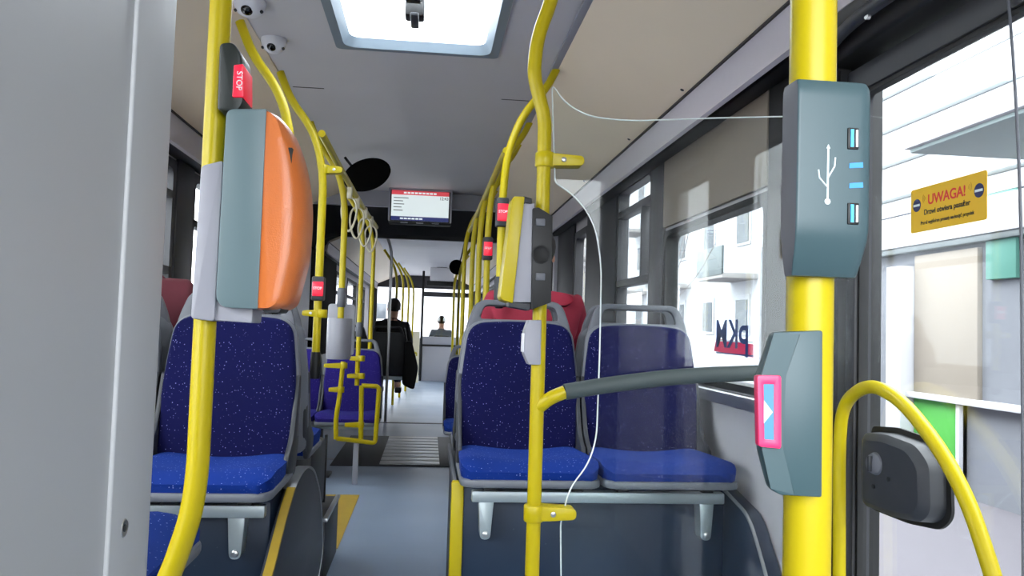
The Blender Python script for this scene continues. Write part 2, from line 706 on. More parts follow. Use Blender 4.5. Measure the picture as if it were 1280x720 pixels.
def window(side, y0, y1, z0, z1, rails=(), mull=(), fm='rubber', fw_=.045):
    global nwin
    x = XR if side > 0 else XL
    xo = x + .05 * side
    rt = bpy.data.objects.new('window_%d' % nwin, None)
    COL.objects.link(rt)
    rt['kind'] = 'structure'
    nwin += 1
    o = rpoly([(y0, z0), (y1, z0), (y1, z1), (y0, z1)], .05)
    i = rpoly([(y0 + fw_, z0 + fw_), (y1 - fw_, z0 + fw_), (y1 - fw_, z1 - fw_), (y0 + fw_, z1 - fw_)], .05)
    o2 = rpoly([(y0 - .004, z0 - .004), (y1 + .004, z0 - .004), (y1 + .004, z1 + .004), (y0 - .004, z1 + .004)], .001)
    xa, xb = sorted((x - .012 * side, xo))
    b = ring(o2, i, 'X', xa, xb)
    obj('window_frame', b, fm, rt)
    obj('glass_pane', bx(min(x + .02 * side, x + .026 * side), max(x + .02 * side, x + .026 * side), y0 + .01, y1 - .01, z0 + .01, z1 - .01), 'glass', rt)
    for z in rails:
        obj('window_rail', bx(xa, xb, y0 + .01, y1 - .01, z - .02, z + .02, .004), fm, rt)
    for y, za, zb in mull:
        obj('window_mullion', bx(xa, xb, y - .012, y + .012, za, zb, .003), fm, rt)
    return rt


W1 = window(1, *holesR[0], fw_=.022)
window(1, *holesR[1], rails=(1.84, 1.43), mull=((4.16, 1.43, 1.84),), fm='walld', fw_=.022)
window(1, *holesR[2], fm='walld')
for h in holesRf:
    window(1, *h)
window(-1, *holesL[1])
window(-1, *holesL[2], rails=(1.80, 1.4), fm='walld')
window(-1, *holesL[3], rails=(1.70,), fm='walld')
for h in holesLf:
    window(-1, *h, rails=(1.6,))
# dark pillar covers between the windows and the brown header board
for (side, y0, y1, z0, z1, m_) in ((1, 2.145, 2.535, .95, 2.0, 'rubber'), (1, 2.03, 2.54, .02, 2.0, 'walld'), (1, 3.735, 3.955, .95, 2.0, 'walld'), (1, 4.715, 5.605, .3, 2.0, 'walld'), (1, 6.135, 6.94, .3, 2.0, 'walld'),
                                   (1, 2.545, 3.73, 1.65, 2.0, 'header'), (-1, 4.415, 4.705, .95, 2.0, 'walld'), (-1, 2.515, 2.685, .95, 2.0, 'walld'),
                                   (-1, 6.72, 6.94, .3, 2.0, 'bellows_light')):
    x = XR if side > 0 else XL
    xa, xb = sorted((x - .001 * side, x - .02 * side))
    if (y0, m_) == (2.03, 'walld'):
        y1 = 2.14
    struct('trim_%d' % n_trim, bx(xa, xb, y0, y1, z0, z1, .006), m_)
    n_trim += 1
# sill rail below right window
struct('trim_%d' % n_trim, bx(1.07, 1.117, 2.2, 3.75, .895, .94, .008), 'alu')
n_trim += 1
# black recess strip above header on the right
struct('trim_%d' % n_trim, bx(1.03, 1.10, 2.0, YB0, 1.965, 2.02, .01), 'rubber')
n_trim += 1

# bellows of the articulated joint ------------------------------------
loops = []
N = 44
for k in range(N + 1):
    t = k / N
    y = YB0 + (YB1 - YB0) * t
    s = .045 * (0.5 - 0.5 * math.cos(2 * PI * t * 11))
    o = rpoly([(XL - .02 + s, -.04), (XR + .02 - s, -.04), (XR + .02 - s, 2.24 - s), (XL - .02 + s, 2.24 - s)], [.02, .02, .3, .3], 6)
    loops.append([(p[0], y, p[1]) for p in o])
bell = loft(loops, closed_caps=False)
bmesh.ops.solidify(bell, geom=bell.faces[:], thickness=.02)
struct('wall_joint', bell, 'bellows')
for y0, m_ in ((YB0 - .06, 'lgrey'), (YB1 - .02, 'walld')):
    o = rpoly([(XL - .05, .0), (XR + .05, .0), (XR + .05, 2.36), (XL - .05, 2.36)], .01, 6)
    i = rpoly([(XL + .05, .003), (XR - .05, .003), (XR - .05, 2.16), (XL + .05, 2.16)], [.02, .02, .25, .25], 6)
    struct('trim_%d' % n_trim, ring(o, i, 'Y', y0, y0 + .08), m_)
    n_trim += 1
# pale cover and dark board on the left of the joint
struct('trim_%d' % n_trim, bx(XL + .07, XL + .10, 7.15, 8.75, .35, 1.95, .012), 'bellows_light')
n_trim += 1
struct('trim_%d' % n_trim, bx(XL + .06, XL + .09, 8.8, 11.2, .75, 1.97, .012), 'matt')
n_trim += 1
# turntable plates in the floor
b = new()
y = 6.75
k = 0
b = bx(-.75, .45, 6.6, 8.35, .001, .006, .002)
struct('trim_%d' % n_trim, b, 'dgrey')
n_trim += 1
for k in range(9):
    yy = 6.66 + k * .185
    struct('trim_%d' % n_trim, bx(-.36, .13, yy, yy + .15, .006, .013, .004), 'alu')
    n_trim += 1

# roof hatch -----------------------------------------------------------
hz = ZC
_tr = [o for o in COL.objects if o.name.startswith('trim_') and o.data.materials[0] == M['beige']]
for y_ in (2.98, 3.81, 4.95):
    sc_ = obj('screw', lathe([(.0075, -.002), (.0075, .003), (.004, .005)], (.945, y_, 2.094), (-.4, 0, -.92), 12), 'dgrey', _tr[0], True)
t = thing('roof_hatch', 'square glazed roof hatch with pale frame in the grey ceiling', 'roof hatch', (-.085, 2.85, hz))
HX0, HX1, HY0, HY1 = -.385, .215, 2.42, 3.30
ho = rpoly([(HX0 - .035, HY0 - .035), (HX1 + .035, HY0 - .035), (HX1 + .035, HY1 + .02), (HX0 - .035, HY1 + .02)], .03)
hi_ = rpoly([(HX0, HY0), (HX1, HY0), (HX1, HY1 - .01), (HX0, HY1 - .01)], .06)
hj_ = rpoly([(HX0 + .025, HY0 + .025), (HX1 - .025, HY0 + .025), (HX1 - .025, HY1 - .03), (HX0 + .025, HY1 - .03)], .05)
own = bmesh.new()
LL = [[own.verts.new((p[0], p[1], z)) for p in lp] for lp, z in ((ho, hz + .001), (ho, hz - .008), (hi_, hz - .008), (hj_, hz + .030), (ho, hz + .035))]
for A_, B2 in zip(LL, LL[1:] + LL[:1]):
    for k in range(len(A_)):
        own.faces.new((A_[k], A_[(k + 1) % len(A_)], B2[(k + 1) % len(A_)], B2[k]))
bmesh.ops.recalc_face_normals(own, faces=own.faces)
obj('hatch_frame', own, 'hatch', t, angle=25)
obj('hatch_pane', bx(HX0 + .01, HX1 - .01, HY0 + .01, HY1 - .02, hz + .028, hz + .032), mat('opal_glass', (250, 250, 250), .6), t)
la = obj('latch', bx(-.125, -.06, 2.68, 2.74, hz - .025, hz + .029, .006), 'rubber', t)
obj('latch_handle', bx(-.118, -.066, 2.69, 2.73, hz - .035, hz - .024, .004), 'black', la)
pm = bpy.data.materials['opal_glass']
nt = pm.node_tree
nt.nodes.clear()
_o = nt.nodes.new('ShaderNodeOutputMaterial')
_t = nt.nodes.new('ShaderNodeBsdfTranslucent')
_t.inputs[0].default_value = (.95, .97, .98, 1)
_p = nt.nodes.new('ShaderNodeBsdfTransparent')
_p.inputs[0].default_value = (.95, .97, .98, 1)
_m = nt.nodes.new('ShaderNodeMixShader')
_m.inputs[0].default_value = .5
nt.links.new(_t.outputs[0], _m.inputs[1])
nt.links.new(_p.outputs[0], _m.inputs[2])
nt.links.new(_m.outputs[0], _o.inputs[0])
la = obj('latch', bx(-.125, -.055, 2.83, 2.90, hz - .035, hz + .03, .008), 'black', t)
obj('latch_handle', bx(-.105, -.075, 2.80, 2.93, hz - .048, hz - .034, .005), 'dgrey', la)

# ------------------------------------------------------------------ engine tower (left foreground)
t = thing('engine_tower', 'tall plain pale grey panelled tower filling the left edge', 'panel', (-.45, .3, 0))
tw = rpoly([(-.64, -.20), (-.272, -.20), (-.272, .845), (-.64, .845)], [0, 0, .02, 0], 6)
obj('tower_body', prism(tw, 'Z', 0, 2.265), 'tower', t)
obj('corner_strip', prism(rpoly([(-.285, .735), (-.2685, .735), (-.2685, .842), (-.285, .842)], [.0, .003, .012, 0], 4), 'Z', .0, 2.262), 'tower', t)
sp = atX(150, 660, -.272)
sc = obj('screw', lathe([(.0098, 0), (.0098, .002), (.0075, .0045), (.0035, .0038), (.003, .002)], (-.272, sp.y, sp.z), (1, 0, 0)), 'steel', t)
obj('screw_recess', lathe([(.0035, 0), (.0035, .0012)], (-.272 + .0035, sp.y, sp.z), (1, 0, 0), 6), 'black', sc)

# ------------------------------------------------------------------ seats
SEATS = {}


def seat_proto(name, label, group, fab, cush, fac=-1):
    """seat facing -Y in local space, origin below the backrest at the underside of the cushion"""
    t = thing(name, label, 'bus seat', (0, 0, 0), group)

    def back_out(g, ztop=.545, zb=.045):
        return rpoly([(-.222 - g, zb - g), (.222 + g, zb - g), (.226 + g, .30), (.196 + g, ztop + g - .012), (.07, ztop + g), (-.07, ztop + g), (-.196 - g, ztop + g - .012), (-.226 - g, .30)],
                     [.05, .05, .2, .075, .1, .1, .075, .2], 6)
    tilt = Matrix.Translation((0, -.03, 0)) @ Matrix.Rotation(R(-7), 4, 'X')
    b = prism(back_out(0), 'Y', -.035, .012, .016, seg=3)
    obj('backrest', xf(b, tilt), fab, t, True)
    b = prism(back_out(.010), 'Y', .0, .035, .008)
    obj('back_shell', xf(b, tilt), 'shell', t, True)
    # grab handle loop on top of the back
    ho = rpoly([(-.205, .50), (.205, .50), (.196, .545), (.165, .632), (-.165, .632), (-.196, .545)], [.01, .01, .02, .04, .04, .02], 5)
    hi2 = rpoly([(-.150, .556), (.150, .556), (.152, .565), (.138, .610), (-.138, .610), (-.152, .565)], [.006, .006, .006, .025, .025, .006], 5)
    b = ring(ho, hi2, 'Y', .006, .032, .006)
    obj('grab_handle', xf(b, tilt), 'pgrey', t, True)
    # cushion: dished top, rounded front
    L = []
    nn = 24
    for k in range(15):
        u = k / 14
        y = -.455 + u * .435
        wd = .232 - .030 * max(0, 1 - u / .13) ** 2 - .012 * max(0, (u - .5) / .5)
        f = math.sin(min(1, u / .22) * PI / 2)
        hgt = .050 + .052 * f - .012 * u
        bot = .020
        lp = []
        for j in range(nn):
            s = j / (nn - 1)
            x = -1 + 2 * s
            dish = -.026 * (1 - x * x) ** 1.0 * f
            edge = -(abs(x) ** 8) * .022 * f
            lp.append((x * wd, y, hgt + dish + edge))
        lp += [(wd * .98, y, bot), (-wd * .98, y, bot)]
        L.append(lp)
    obj('seat_cushion', loft(L), cush, t, True, angle=60)
    sh = rpoly([(-.234, -.464), (.234, -.464), (.234, -.05), (-.234, -.05)], [.06, .06, .03, .03], 6)
    obj('seat_shell', prism(sh, 'Z', .0, .026, .008), 'shell', t, True)
    for s in (-1, 1):
        xa = sorted((s * .217, s * .2335))
        pr = rpoly([(-.16, .03), (-.02, .0), (.03, .12), (.03, .34), (.0, .34), (-.045, .20), (-.09, .125), (-.17, .085)], [.02, .03, .08, .01, .01, .08, .08, .02], 5)
        obj('side_bracket', prism(pr, 'X', xa[0], xa[1], .004), 'dgrey', t, True)
    return t


g_seats = 'blue speckled seats on the wheel boxes'
s0 = seat_proto('bus_seat', 'blue speckled seat on the left, behind the yellow pole with orange box', None, 'fabric', 'cushion')
s0.location = (-.672, 2.86, .622)
ZS = .632
YR = 3.06
dup(s0, (-1.145, 2.86, .622), 0, 'blue seat against the left wall, mostly hidden by grey tower')
dup(s0, (.352, YR, ZS), 0, 'blue speckled seat nearer the aisle, red jacket showing behind its handle')
dup(s0, (.825, YR, ZS), 0, 'blue speckled seat by the right window, seen through the glass screen')
# back to back with them, facing away
dup(s0, (-.672, 3.10, .622), PI, 'seat on the left facing away, back to back with blue seat')
dup(s0, (-1.145, 3.10, .622), PI, 'window seat on the left holding the person in maroon')
dup(s0, (.352, 3.30, ZS), PI, 'aisle seat facing away that carries the person in red')
dup(s0, (.825, 3.30, ZS), PI, 'window seat on the right facing away, beside the person in red')
# near left, beside the tower, facing away from us
dup(s0, (-.928, 1.60, .648), PI / 2, 'seat just past the grey tower, only its blue cushion edge showing low left')
# farther rows (lower floor)
pz = seat_proto('bus_seat', 'violet blue seat beyond the yellow gate rail on the left', None, 'purple', 'purple')
pz.location = (-.575, 6.40, .40)
dup(pz, (-1.045, 6.40, .40), 0, 'violet blue window seat beyond the yellow gate rail on the left')
dup(s0, (.365, 6.15, .38), 0, 'dark blue low seat on the right of the aisle before the joint')
dup(s0, (.835, 6.15, .38), 0, 'dark blue low window seat on the right before the joint')
bk = seat_proto('bus_seat', 'dark seat on the left beyond the joint, holding the person in black', None, mat('dark_fabric', (30, 28, 40), .95), mat('dark_cushion', (30, 28, 48), .95))
for c_ in kids(bk):
    if c_.name.startswith(('back_shell', 'seat_shell', 'grab_handle')):
        c_.data.materials[0] = M['dgrey']
bk.location = (-.50, 10.15, .50)
bk.rotation_euler = (0, 0, PI)
dup(bk, (-.97, 10.15, .50), PI, 'dark window seat on the left beyond the joint')

# pedestals for the farther seats -------------------------------------
def pedestal(x0, x1, y, z, label, name='seat_pedestal'):
    t = thing(name, label, 'seat stand', ((x0 + x1) / 2, y, 0))
    obj('beam', bx(x0, x1, y - .06, y + .0, z - .05, z - .0005, .006), 'metal', t)
    obj('foot', bx((x0 + x1) / 2 - .12, (x0 + x1) / 2 + .12, y - .13, y + .06, 0, .02, .006), 'dgrey', t)
    obj('column', bx((x0 + x1) / 2 - .05, (x0 + x1) / 2 + .05, y - .09, y + .02, .018, z - .045, .01), 'dgrey', t)


pedestal(-1.25, -.38, 6.22, .40, 'grey stand under the violet blue seats')
pedestal(.18, 1.02, 5.98, .38, 'grey stand under the dark blue low seats on the right')
pedestal(-1.2, -.30, 10.3, .50, 'grey stand under the dark seats beyond the joint on the left')
pedestal(-1.0, -.60, 1.62, .648, 'grey stand under the seat beside the tower')

# seat rails with brackets
def seat_rail(x0, x1, yb, z, feet, label, ybox):
    t = thing('seat_rail', label, 'seat rail', ((x0 + x1) / 2, yb, z))
    obj('rail', bx(x0, x1, yb - .02, yb + .02, z - .038, z, .005), 'metal', t)
    for fx in feet:
        b = prism(rpoly([(fx - .026, z - .036), (fx + .026, z - .036), (fx + .017, z - .165), (fx - .017, z - .165)], [.003, .003, .017, .017]), 'Y', yb - .006, ybox, .002)
        br = obj('bracket', b, 'metal', t)
        obj('bolt', lathe([(.011, 0), (.011, .006), (.006, .009)], (fx, yb - .005, z - .147), (0, -1, 0), 14), 'steel', br)
    for fx in (x0 + .06, (x0 + x1) / 2 - .08, (x0 + x1) / 2 + .08, x1 - .06):
        obj('spacer', bx(fx - .02, fx + .02, yb - .015, yb + .015, z - .001, z + .033), 'black', t)
    return t


seat_rail(.165, 1.045, 2.74, ZS - .034, (.215, .985), 'pale metal rail with two brackets under the right pair of seats', 2.797)
seat_rail(-1.30, -.475, 2.54, .588, (-1.2, -.56), 'pale metal rail and bracket under the left blue seat', 2.597)

# ------------------------------------------------------------------ wheel boxes
t = thing('wheel_box', 'dark blue grey wheel box under the right pair of seats', 'wheel box', (.6, 3.2, 0))
obj('box_body', bx(.118, XR - .005, 2.80, 3.72, .001, .60, .012), 'clad', t)
obj('corner_strip', bx(.098, .142, 2.79, 2.83, .001, .615, .008), 'yellow', t, )
obj('edge_strip', bx(.106, .118, 2.83, 3.72, .57, .612, .003), 'pgrey', t)
# curved arch seam of the right wall lining
t2 = thing('arch_lining', 'curved pale edged lining panel low on the right wall', 'panel', (1.0, 2.5, 0))
arch = [(2.02, .0), (2.22, .18), (2.36, .34), (2.47, .47), (2.56, .56), (2.79, .60), (2.79, .0)]
arch = rpoly(arch, [0, .1, .1, .1, .1, 0, 0])
obj('lining_panel', prism(arch, 'X', 1.065, XR - .004, .004), 'clad', t2)
obj('lining_edge', tube(fillet([(1.065, a, b) for a, b in ((2.02, .004), (2.22, .18), (2.36, .34), (2.47, .47), (2.56, .56), (2.785, .60))], .1), .006, 8), 'alu', t2)

t = thing('wheel_box', 'dark blue grey wheel box under the left blue seat', 'wheel box', (-.9, 3.0, 0))
obj('box_body', bx(XL + .005, -.470, 2.60, 3.13, .001, .585, .012), 'clad', t)
# arched end panel with yellow rim
AX = -.425
ap = []
for (px, py) in ((340, 722), (350, 680), (360, 640), (370, 607), (379, 590), (386, 584), (393, 590), (399, 612), (402, 640), (403.5, 690)):
    q = atX(px, py, AX)
    ap.append((q.y, q.z))
ap = [(1.98, .002), (2.06, .30)] + ap + [(3.40, .002)]
t = thing('wheel_arch_cover', 'arched dark grey end panel with yellow rim beside the left seat', 'arch panel', (AX, 2.7, 0))
app = rpoly(ap, [0] + [.06] * (len(ap) - 2) + [0], 3)
obj('panel_face', prism(app, 'X', AX - .035, AX, .003), 'archface', t)
c = Vector((2.7, .2))
rim_o = [(p[0] + (p[0] - c.x) * .03, p[1] + (max(p[1], .2) - c.y) * .03) for p in app]
k2 = [i for i, p in enumerate(app) if p[0] < 2.80]
pts_o = [(app[i][0] - .004, app[i][1] + .004) for i in k2]
own = new()
L = []
for i in k2:
    p = app[i]
    L.append([(AX - .024, p[0] - .002, p[1] + .001), (AX + .003, p[0] - .002, p[1] + .001), (AX + .003, p[0] - .012, p[1] + .010), (AX - .024, p[0] - .012, p[1] + .010)])
obj('yellow_rim', loft(L), 'yellow_tape', t)
L = []
for i in [i for i, p in enumerate(app) if p[0] >= 2.74]:
    p = app[i]
    L.append([(AX - .038, p[0], p[1] + .001), (AX + .002, p[0], p[1] + .001), (AX + .002, p[0] + .006, p[1] + .008), (AX - .038, p[0] + .006, p[1] + .008)])
obj('metal_rim', loft(L), 'alu', t)
# step box behind
t = thing('step_box', 'low dark grey box with bright metal edge behind the arched panel', 'step box', (-.6, 3.5, 0))
obj('box_body', bx(XL + .005, -.418, 3.61, 4.12, .001, .285, .01), 'dgrey', t)
obj('metal_edge', bx(-.432, -.410, 3.61, 4.12, .276, .292, .003), 'alu', t)
t = thing('seat_box', 'dark box under the seat facing away, above the low step box', 'box', (-.7, 3.6, .3))
obj('box_body', bx(-.78, -.466, 3.46, 3.92, .294, .606, .02), 'dgrey', t)
obj('black_edge', bx(-.474, -.462, 3.92, 3.94, .294, .612, .002), 'rubber', t)
# floor mark
tag(obj('floor_marking', bx(-.80, -.42, 4.2, 5.5, .0005, .0022), 'mark'), 'faded yellow rectangle marked on the grey floor', 'floor mark')

# ------------------------------------------------------------------ stanchions
def stanchion(name, label, pts, r=.0175, fil=.12, group=None, m='yellow'):
    o = obj(name, tube(fillet(pts, fil), r, 16), m)
    return tag(o, label, 'pole', group)


# near left pole with bent foot
Yp = 1.30
a, b_, c_, d_ = atY(278, -30, Yp), atY(247, 590, Yp), atY(238, 668, Yp), atY(212, 722, Yp)
bot = Vector((d_.x - .03, Yp, d_.z - .06))
pl_pts = [(a.x, Yp, 2.285), (a.x, Yp, a.z), (b_.x, Yp, b_.z), (c_.x, Yp, c_.z + .03), (d_.x, Yp, d_.z), tuple(bot), (bot.x, Yp, .002)]
stanchion('handrail_pole', 'near left yellow pole bent at its foot, carrying orange box', pl_pts, .0172, .09)
PLX = atY(262, 300, Yp).x


def poleL(py):
    return atY(278 - (py) * .0525, py, Yp)


# near right pole
Yq = .58
q0, q1 = atY(1017, 0, Yq), atY(1008, 720, Yq)
dirq = (q1 - q0).normalized()
pt = q0 + dirq * ((2.285 - q0.z) / dirq.z)
pb = q0 + dirq * ((.002 - q0.z) / dirq.z)
stanchion('handrail_pole', 'thick yellow pole nearest on the right, with the USB box', [pt, pb], .0172)
qx = lambda z: (q0 + dirq * ((z - q0.z) / dirq.z)).x

# centre pole with S bend
Ym = 1.93
mp = [atY(px, py, Ym) for px, py in ((716, -50), (690, 0), (672, 45), (667, 92), (674, 122), (681, 148), (680, 200), (672, 480), (665, 720))]
mp[0].z = 2.285
mp.append(Vector((mp[-1].x, Ym, .002)))
stanchion('handrail_pole', 'yellow pole with S bend in front of the right seats', mp, .0172, .10)

# left row: curved tops from the cove down to the seats
def left_pole(Y, px, pytop, label, zbot, xtop=None):
    xv = (px - 538) / 1000 * Y
    zt = 2.24
    xt = xv - .19
    P = [(xt - .015, Y, zt), (xt + .035, Y, 2.12), (xv - .045, Y, 1.98), (xv, Y, 1.80), (xv, Y, zbot)]
    return stanchion('handrail_pole', label, P, .0172, .16)


left_pole(2.97, 362, 165, 'yellow pole curving from the ceiling down behind the orange box', 1.24)
left_pole(3.55, 402, 200, 'yellow pole with red STOP button, second along the left rail', 1.0)
left_pole(4.42, 430, 245, 'yellow pole on the left holding the grey metal box', .97)
left_pole(5.88, 453, 270, 'yellow pole on the left rising from the yellow gate', .702)
left_pole(6.72, 467, 290, 'yellow pole on the left just behind the gate rail', .9)
tag(obj('handrail_pole', tube(fillet([(-.53, 9.62, 2.2), (-.47, 9.62, 2.02), (-.47, 9.62, .002)], .1), .017, 12), 'steel'), 'bare grey metal pole on the left at the joint', 'pole')
for i, (px, Y) in enumerate(((497, 11.6), (505, 12.8), (512, 14.0), (518, 15.2))):
    x = (px - 538) / 1000 * Y
    tag(obj('handrail_pole', tube(fillet([(x - .2, Y, 2.22), (x - .05, Y, 2.0), (x, Y, 1.8), (x, Y, .002)], .15), .018, 12), 'yellow'),
        'distant yellow pole left of the aisle, ' + ('nearest the joint', 'second from the joint', 'third from the joint', 'beside the driver cab')[i], 'pole', 'distant left yellow poles')
# black end holders where poles meet seats
for (x, Y, z0, z1, lab) in (((402 - 538) / 1000 * 3.55, 3.55, .905, 1.02, 'black grip at the foot of the second left pole'),):
    t = obj('pole_holder', lathe([(.02, 0), (.024, .02), (.021, .1), (.020, z1 - z0)], (x, Y, z0)), 'black')
    tag(t, lab, 'holder')

# overhead rail on the left
b = tube(fillet([(-.50, 3.56, 1.98), (-.495, 4.2, 1.965), (-.485, 5.6, 1.955), (-.46, 6.7, 1.95)], .3), .0165, 14)
tag(obj('overhead_rail', b, 'yellow'), 'yellow overhead rail running along the left side of the aisle', 'rail')


def strap(x, Y, zt, label):
    t = thing('hanging_strap', label, 'hand strap', (x, Y, zt), 'hand straps on the left rail')
    obj('strap_band', bx(x - .014, x + .014, Y - .02, Y + .02, zt - .055, zt + .025, .006), 'cream', t)
    lp = []
    for k in range(24):
        a = 2 * PI * k / 24
        lp.append((x + .055 * math.sin(a) * (.55 + .45 * (1 - math.cos(a)) / 2), Y + .01, zt - .145 - .10 * math.cos(a) * -1 * -1))
    obj('strap_loop', tube(lp, .0065, 8, closed=True), 'cream', t)


for i, (Y, dz) in enumerate(((4.75, 0), (5.15, -.02), (5.65, 0), (6.1, 0))):
    strap(-.49 + .01 * i, Y, 1.935, 'cream looped hand strap hanging from left rail, ' + ('nearest one', 'second one', 'third one', 'farthest one')[i])

# right row
def right_pole(Y, label, zbot, xv=.29):
    P = [(.515, Y, 2.285), (.475, Y, 2.20), (xv + .075, Y, 2.07), (xv + .015, Y, 1.90), (xv, Y, 1.70), (xv, Y, zbot)]
    o = stanchion('handrail_pole', label, P, .0172, .14)
    return o


right_pole(3.40, 'yellow pole with red button just behind the yellow validator', 1.35, .295)
right_pole(4.32, 'second yellow pole behind the validator, also with red button', .002, .302)
right_pole(4.85, 'slim yellow pole right of the aisle, third behind the validator', .002)
right_pole(5.65, 'slim yellow pole right of the aisle, fourth behind the validator', .002)
right_pole(6.55, 'slim yellow pole right of the aisle, last before the joint', .002, .27)
for i, (px, Y) in enumerate(((574, 9.9), (568, 12.0))):
    x = (px - 538) / 1000 * Y
    tag(obj('handrail_pole', tube(fillet([(x + .2, Y, 2.22), (x + .05, Y, 2.0), (x, Y, 1.8), (x, Y, .002)], .15), .018, 12), 'yellow'),
        'distant yellow pole right of the aisle, ' + ('just past the joint', 'well past the joint')[i], 'pole', 'distant right yellow poles')
t = obj('pole_mount', lathe([(.015, 0), (.022, .01), (.024, .05), (.024, .12), (.019, .135)], (.295, 3.40, 1.232)), 'dgrey')
tag(t, 'dark grey holder under the yellow pole above the red jacket', 'holder')
# overhead rail right
b = tube([(.315, 3.5, 1.935), (.305, 6.6, 1.935)], .0165, 14)
tag(obj('overhead_rail', b, 'yellow'), 'yellow overhead rail running along the right side of the aisle', 'rail')


# clamps ---------------------------------------------------------------
def clamp(px, py, Y, x1, label, hgt=.036, r=.024):
    p = atY(px, py, Y)
    t = thing('pole_clamp', label, 'clamp', tuple(p))
    own = lathe([(r - .002, -hgt / 2), (r, -hgt / 2 + .003), (r, hgt / 2 - .003), (r - .002, hgt / 2)], tuple(p), (0, 0, 1), 24)
    s = 1 if x1 > p.x else -1
    xs = sorted((p.x + s * .01, x1))
    h = hgt / 2 - .002
    pr = rpoly([(p.x, p.z - h), (x1, p.z - h * .72), (x1, p.z + h * .72), (p.x, p.z + h)], [.001, .012, .012, .001])
    prism(pr, 'Y', Y - .016, Y + .03, .004, bm=own)
    obj('clamp_body', own, 'yellow', t)
    obj('clamp_screw', lathe([(.0065, 0), (.0065, .003), (.003, .0045)], (p.x + s * .045, Y - .0155, p.z), (0, -1, 0), 12), 'steel', t)


clamp(681, 200, Ym, atY(729, 201, Ym).x, 'yellow clamp high on the centre pole holding the glass screen')
clamp(667, 641, Ym, atY(719, 641, Ym).x, 'yellow clamp low on the centre pole under the seats', .040)

# glass draught screen ---------------------------------------------------
Yg = 1.945
gp = [(690, 104), (706, 128), (735, 145), (785, 151), (900, 147), (1088, 143), (1082, 790), (702, 790), (701, 655), (712, 611), (736, 580), (746, 548), (750, 440), (752, 330), (745, 287), (733, 262), (716, 243), (694, 228)]
gw = [(atY(px, py, Yg).x, atY(px, py, Yg).z) for px, py in gp]
gw = rpoly(gw, [.02, .03, .05, .05, .01, .01, .01, .005, .01, .03, .04, .04, .05, .05, .03, .03, .02, .01], 4)
t = thing('glass_screen', 'clear curved glass screen between centre pole and right wall', 'glass screen', (.7, Yg, .3))
obj('glass_sheet', prism(gw, 'Y', Yg, Yg + .006), 'screen_glass', t)
obj('bright_edge', tube([(p[0], Yg + .003, p[1]) for p in gw], .0019, 6, closed=True), 'glass_edge', t)  # pale opaque tube paints in the bright line along the glass edge
# grip rail
gr = [atY(px, py, Ym - .02) for px, py in ((672, 506), (688, 497), (706, 490), (760, 481), (850, 470), (950, 466), (1012, 465))]
t = thing('grip_rail', 'dark padded grip rail across the glass screen from a yellow stub', 'rail', tuple(gr[2]))
st = [tuple(atY(672, 510, Ym)), tuple(gr[1]), tuple(gr[2])]
obj('yellow_stub', tube(fillet(st, .04), .0165, 14), 'yellow', t)
obj('padded_grip', tube(fillet([gr[2]] + gr[3:], .15), .0195, 16), 'foam', t)

# ------------------------------------------------------------------ boxes on poles
def prismpx(pix, Y0, Y1, rad, bev=.003, Yref=None):
    Yr = Yref or Y0
    pts = [(atY(a, b, Yr).x, atY(a, b, Yr).z) for a, b in pix]
    return prism(rpoly(pts, rad), 'Y', Y0, Y1, bev)


# left ticket validator
t = thing('ticket_validator', 'grey and orange ticket validator box on the near left pole', 'ticket validator', tuple(poleL(380)))
obj('pole_mount', prismpx([(251, 207), (279, 200), (268, 402), (238, 398)], 1.26, 1.345, .006, .004), 'lgrey', t)
obj('mount_tongue', prismpx([(262, 375), (316, 385), (315, 404), (260, 400)], 1.265, 1.335, .004, .003), 'lgrey', t)
obj('teal_housing', prismpx([(283, 136), (333, 136), (322, 386), (269, 384)], 1.235, 1.375, [.012, .002, .002, .022], .005, 1.235), 'teal', t)
oc = [(327, 136), (341, 137), (356, 150), (370, 185), (378, 225), (380, 265), (376, 320), (368, 350), (359, 380), (346, 387), (317, 387)]
yo = 1.235
po = [(atY(a, b_, yo).x, atY(a, b_, yo).z) for a, b_ in oc]
po = rpoly(po, [.004, .01, .02, .03, .03, .03, .03, .02, .014, .01, .003], 4)
cxo = sum(p[0] for p in po) / len(po)
czo = sum(p[1] for p in po) / len(po)
xl = min(p[0] for p in po)
L = []
for (y, f) in ((1.237, .50), (1.236, .70), (1.243, .86), (1.262, .97), (1.29, 1.0), (1.34, .99), (1.362, .93), (1.373, .8), (1.376, .6)):
    lp = []
    for p in po:
        xk = xl + (p[0] - xl) * f if p[0] > xl else p[0]
        lp.append((xk, y, czo + (p[1] - czo) * (.985 if f < .9 else 1)))
    L.append(lp)
cov = obj('orange_cover', loft(L), 'orange', t, angle=50)
obj('ticket_slot', bx(atY(362, 205, 1.25).x - .006, atY(366, 205, 1.25).x + .0, 1.240, 1.262, atY(362, 212, 1.25).z, atY(362, 186, 1.25).z, .001), 'rubber', cov)
obj('foot_clip', prismpx([(326, 384), (352, 384), (349, 391), (330, 391)], 1.26, 1.33, .003, .001), 'dgrey', t)

# STOP button unit on left pole
def stop_unit(name, label, box_pix, btn_pix, Y0, Y1, m_box='teal_dark', radb=.008, sign=None):
    p = atY(box_pix[0][0], box_pix[0][1], Y0)
    t = thing(name, label, 'stop button', tuple(p))
    obj('button_box', prismpx(box_pix, Y0, Y1, radb, .004), m_box, t)
    bt = obj('push_button', prismpx(btn_pix, Y0 - .004, Y1 - .01, .002, .002, Y0), 'red', t)
    return t, bt


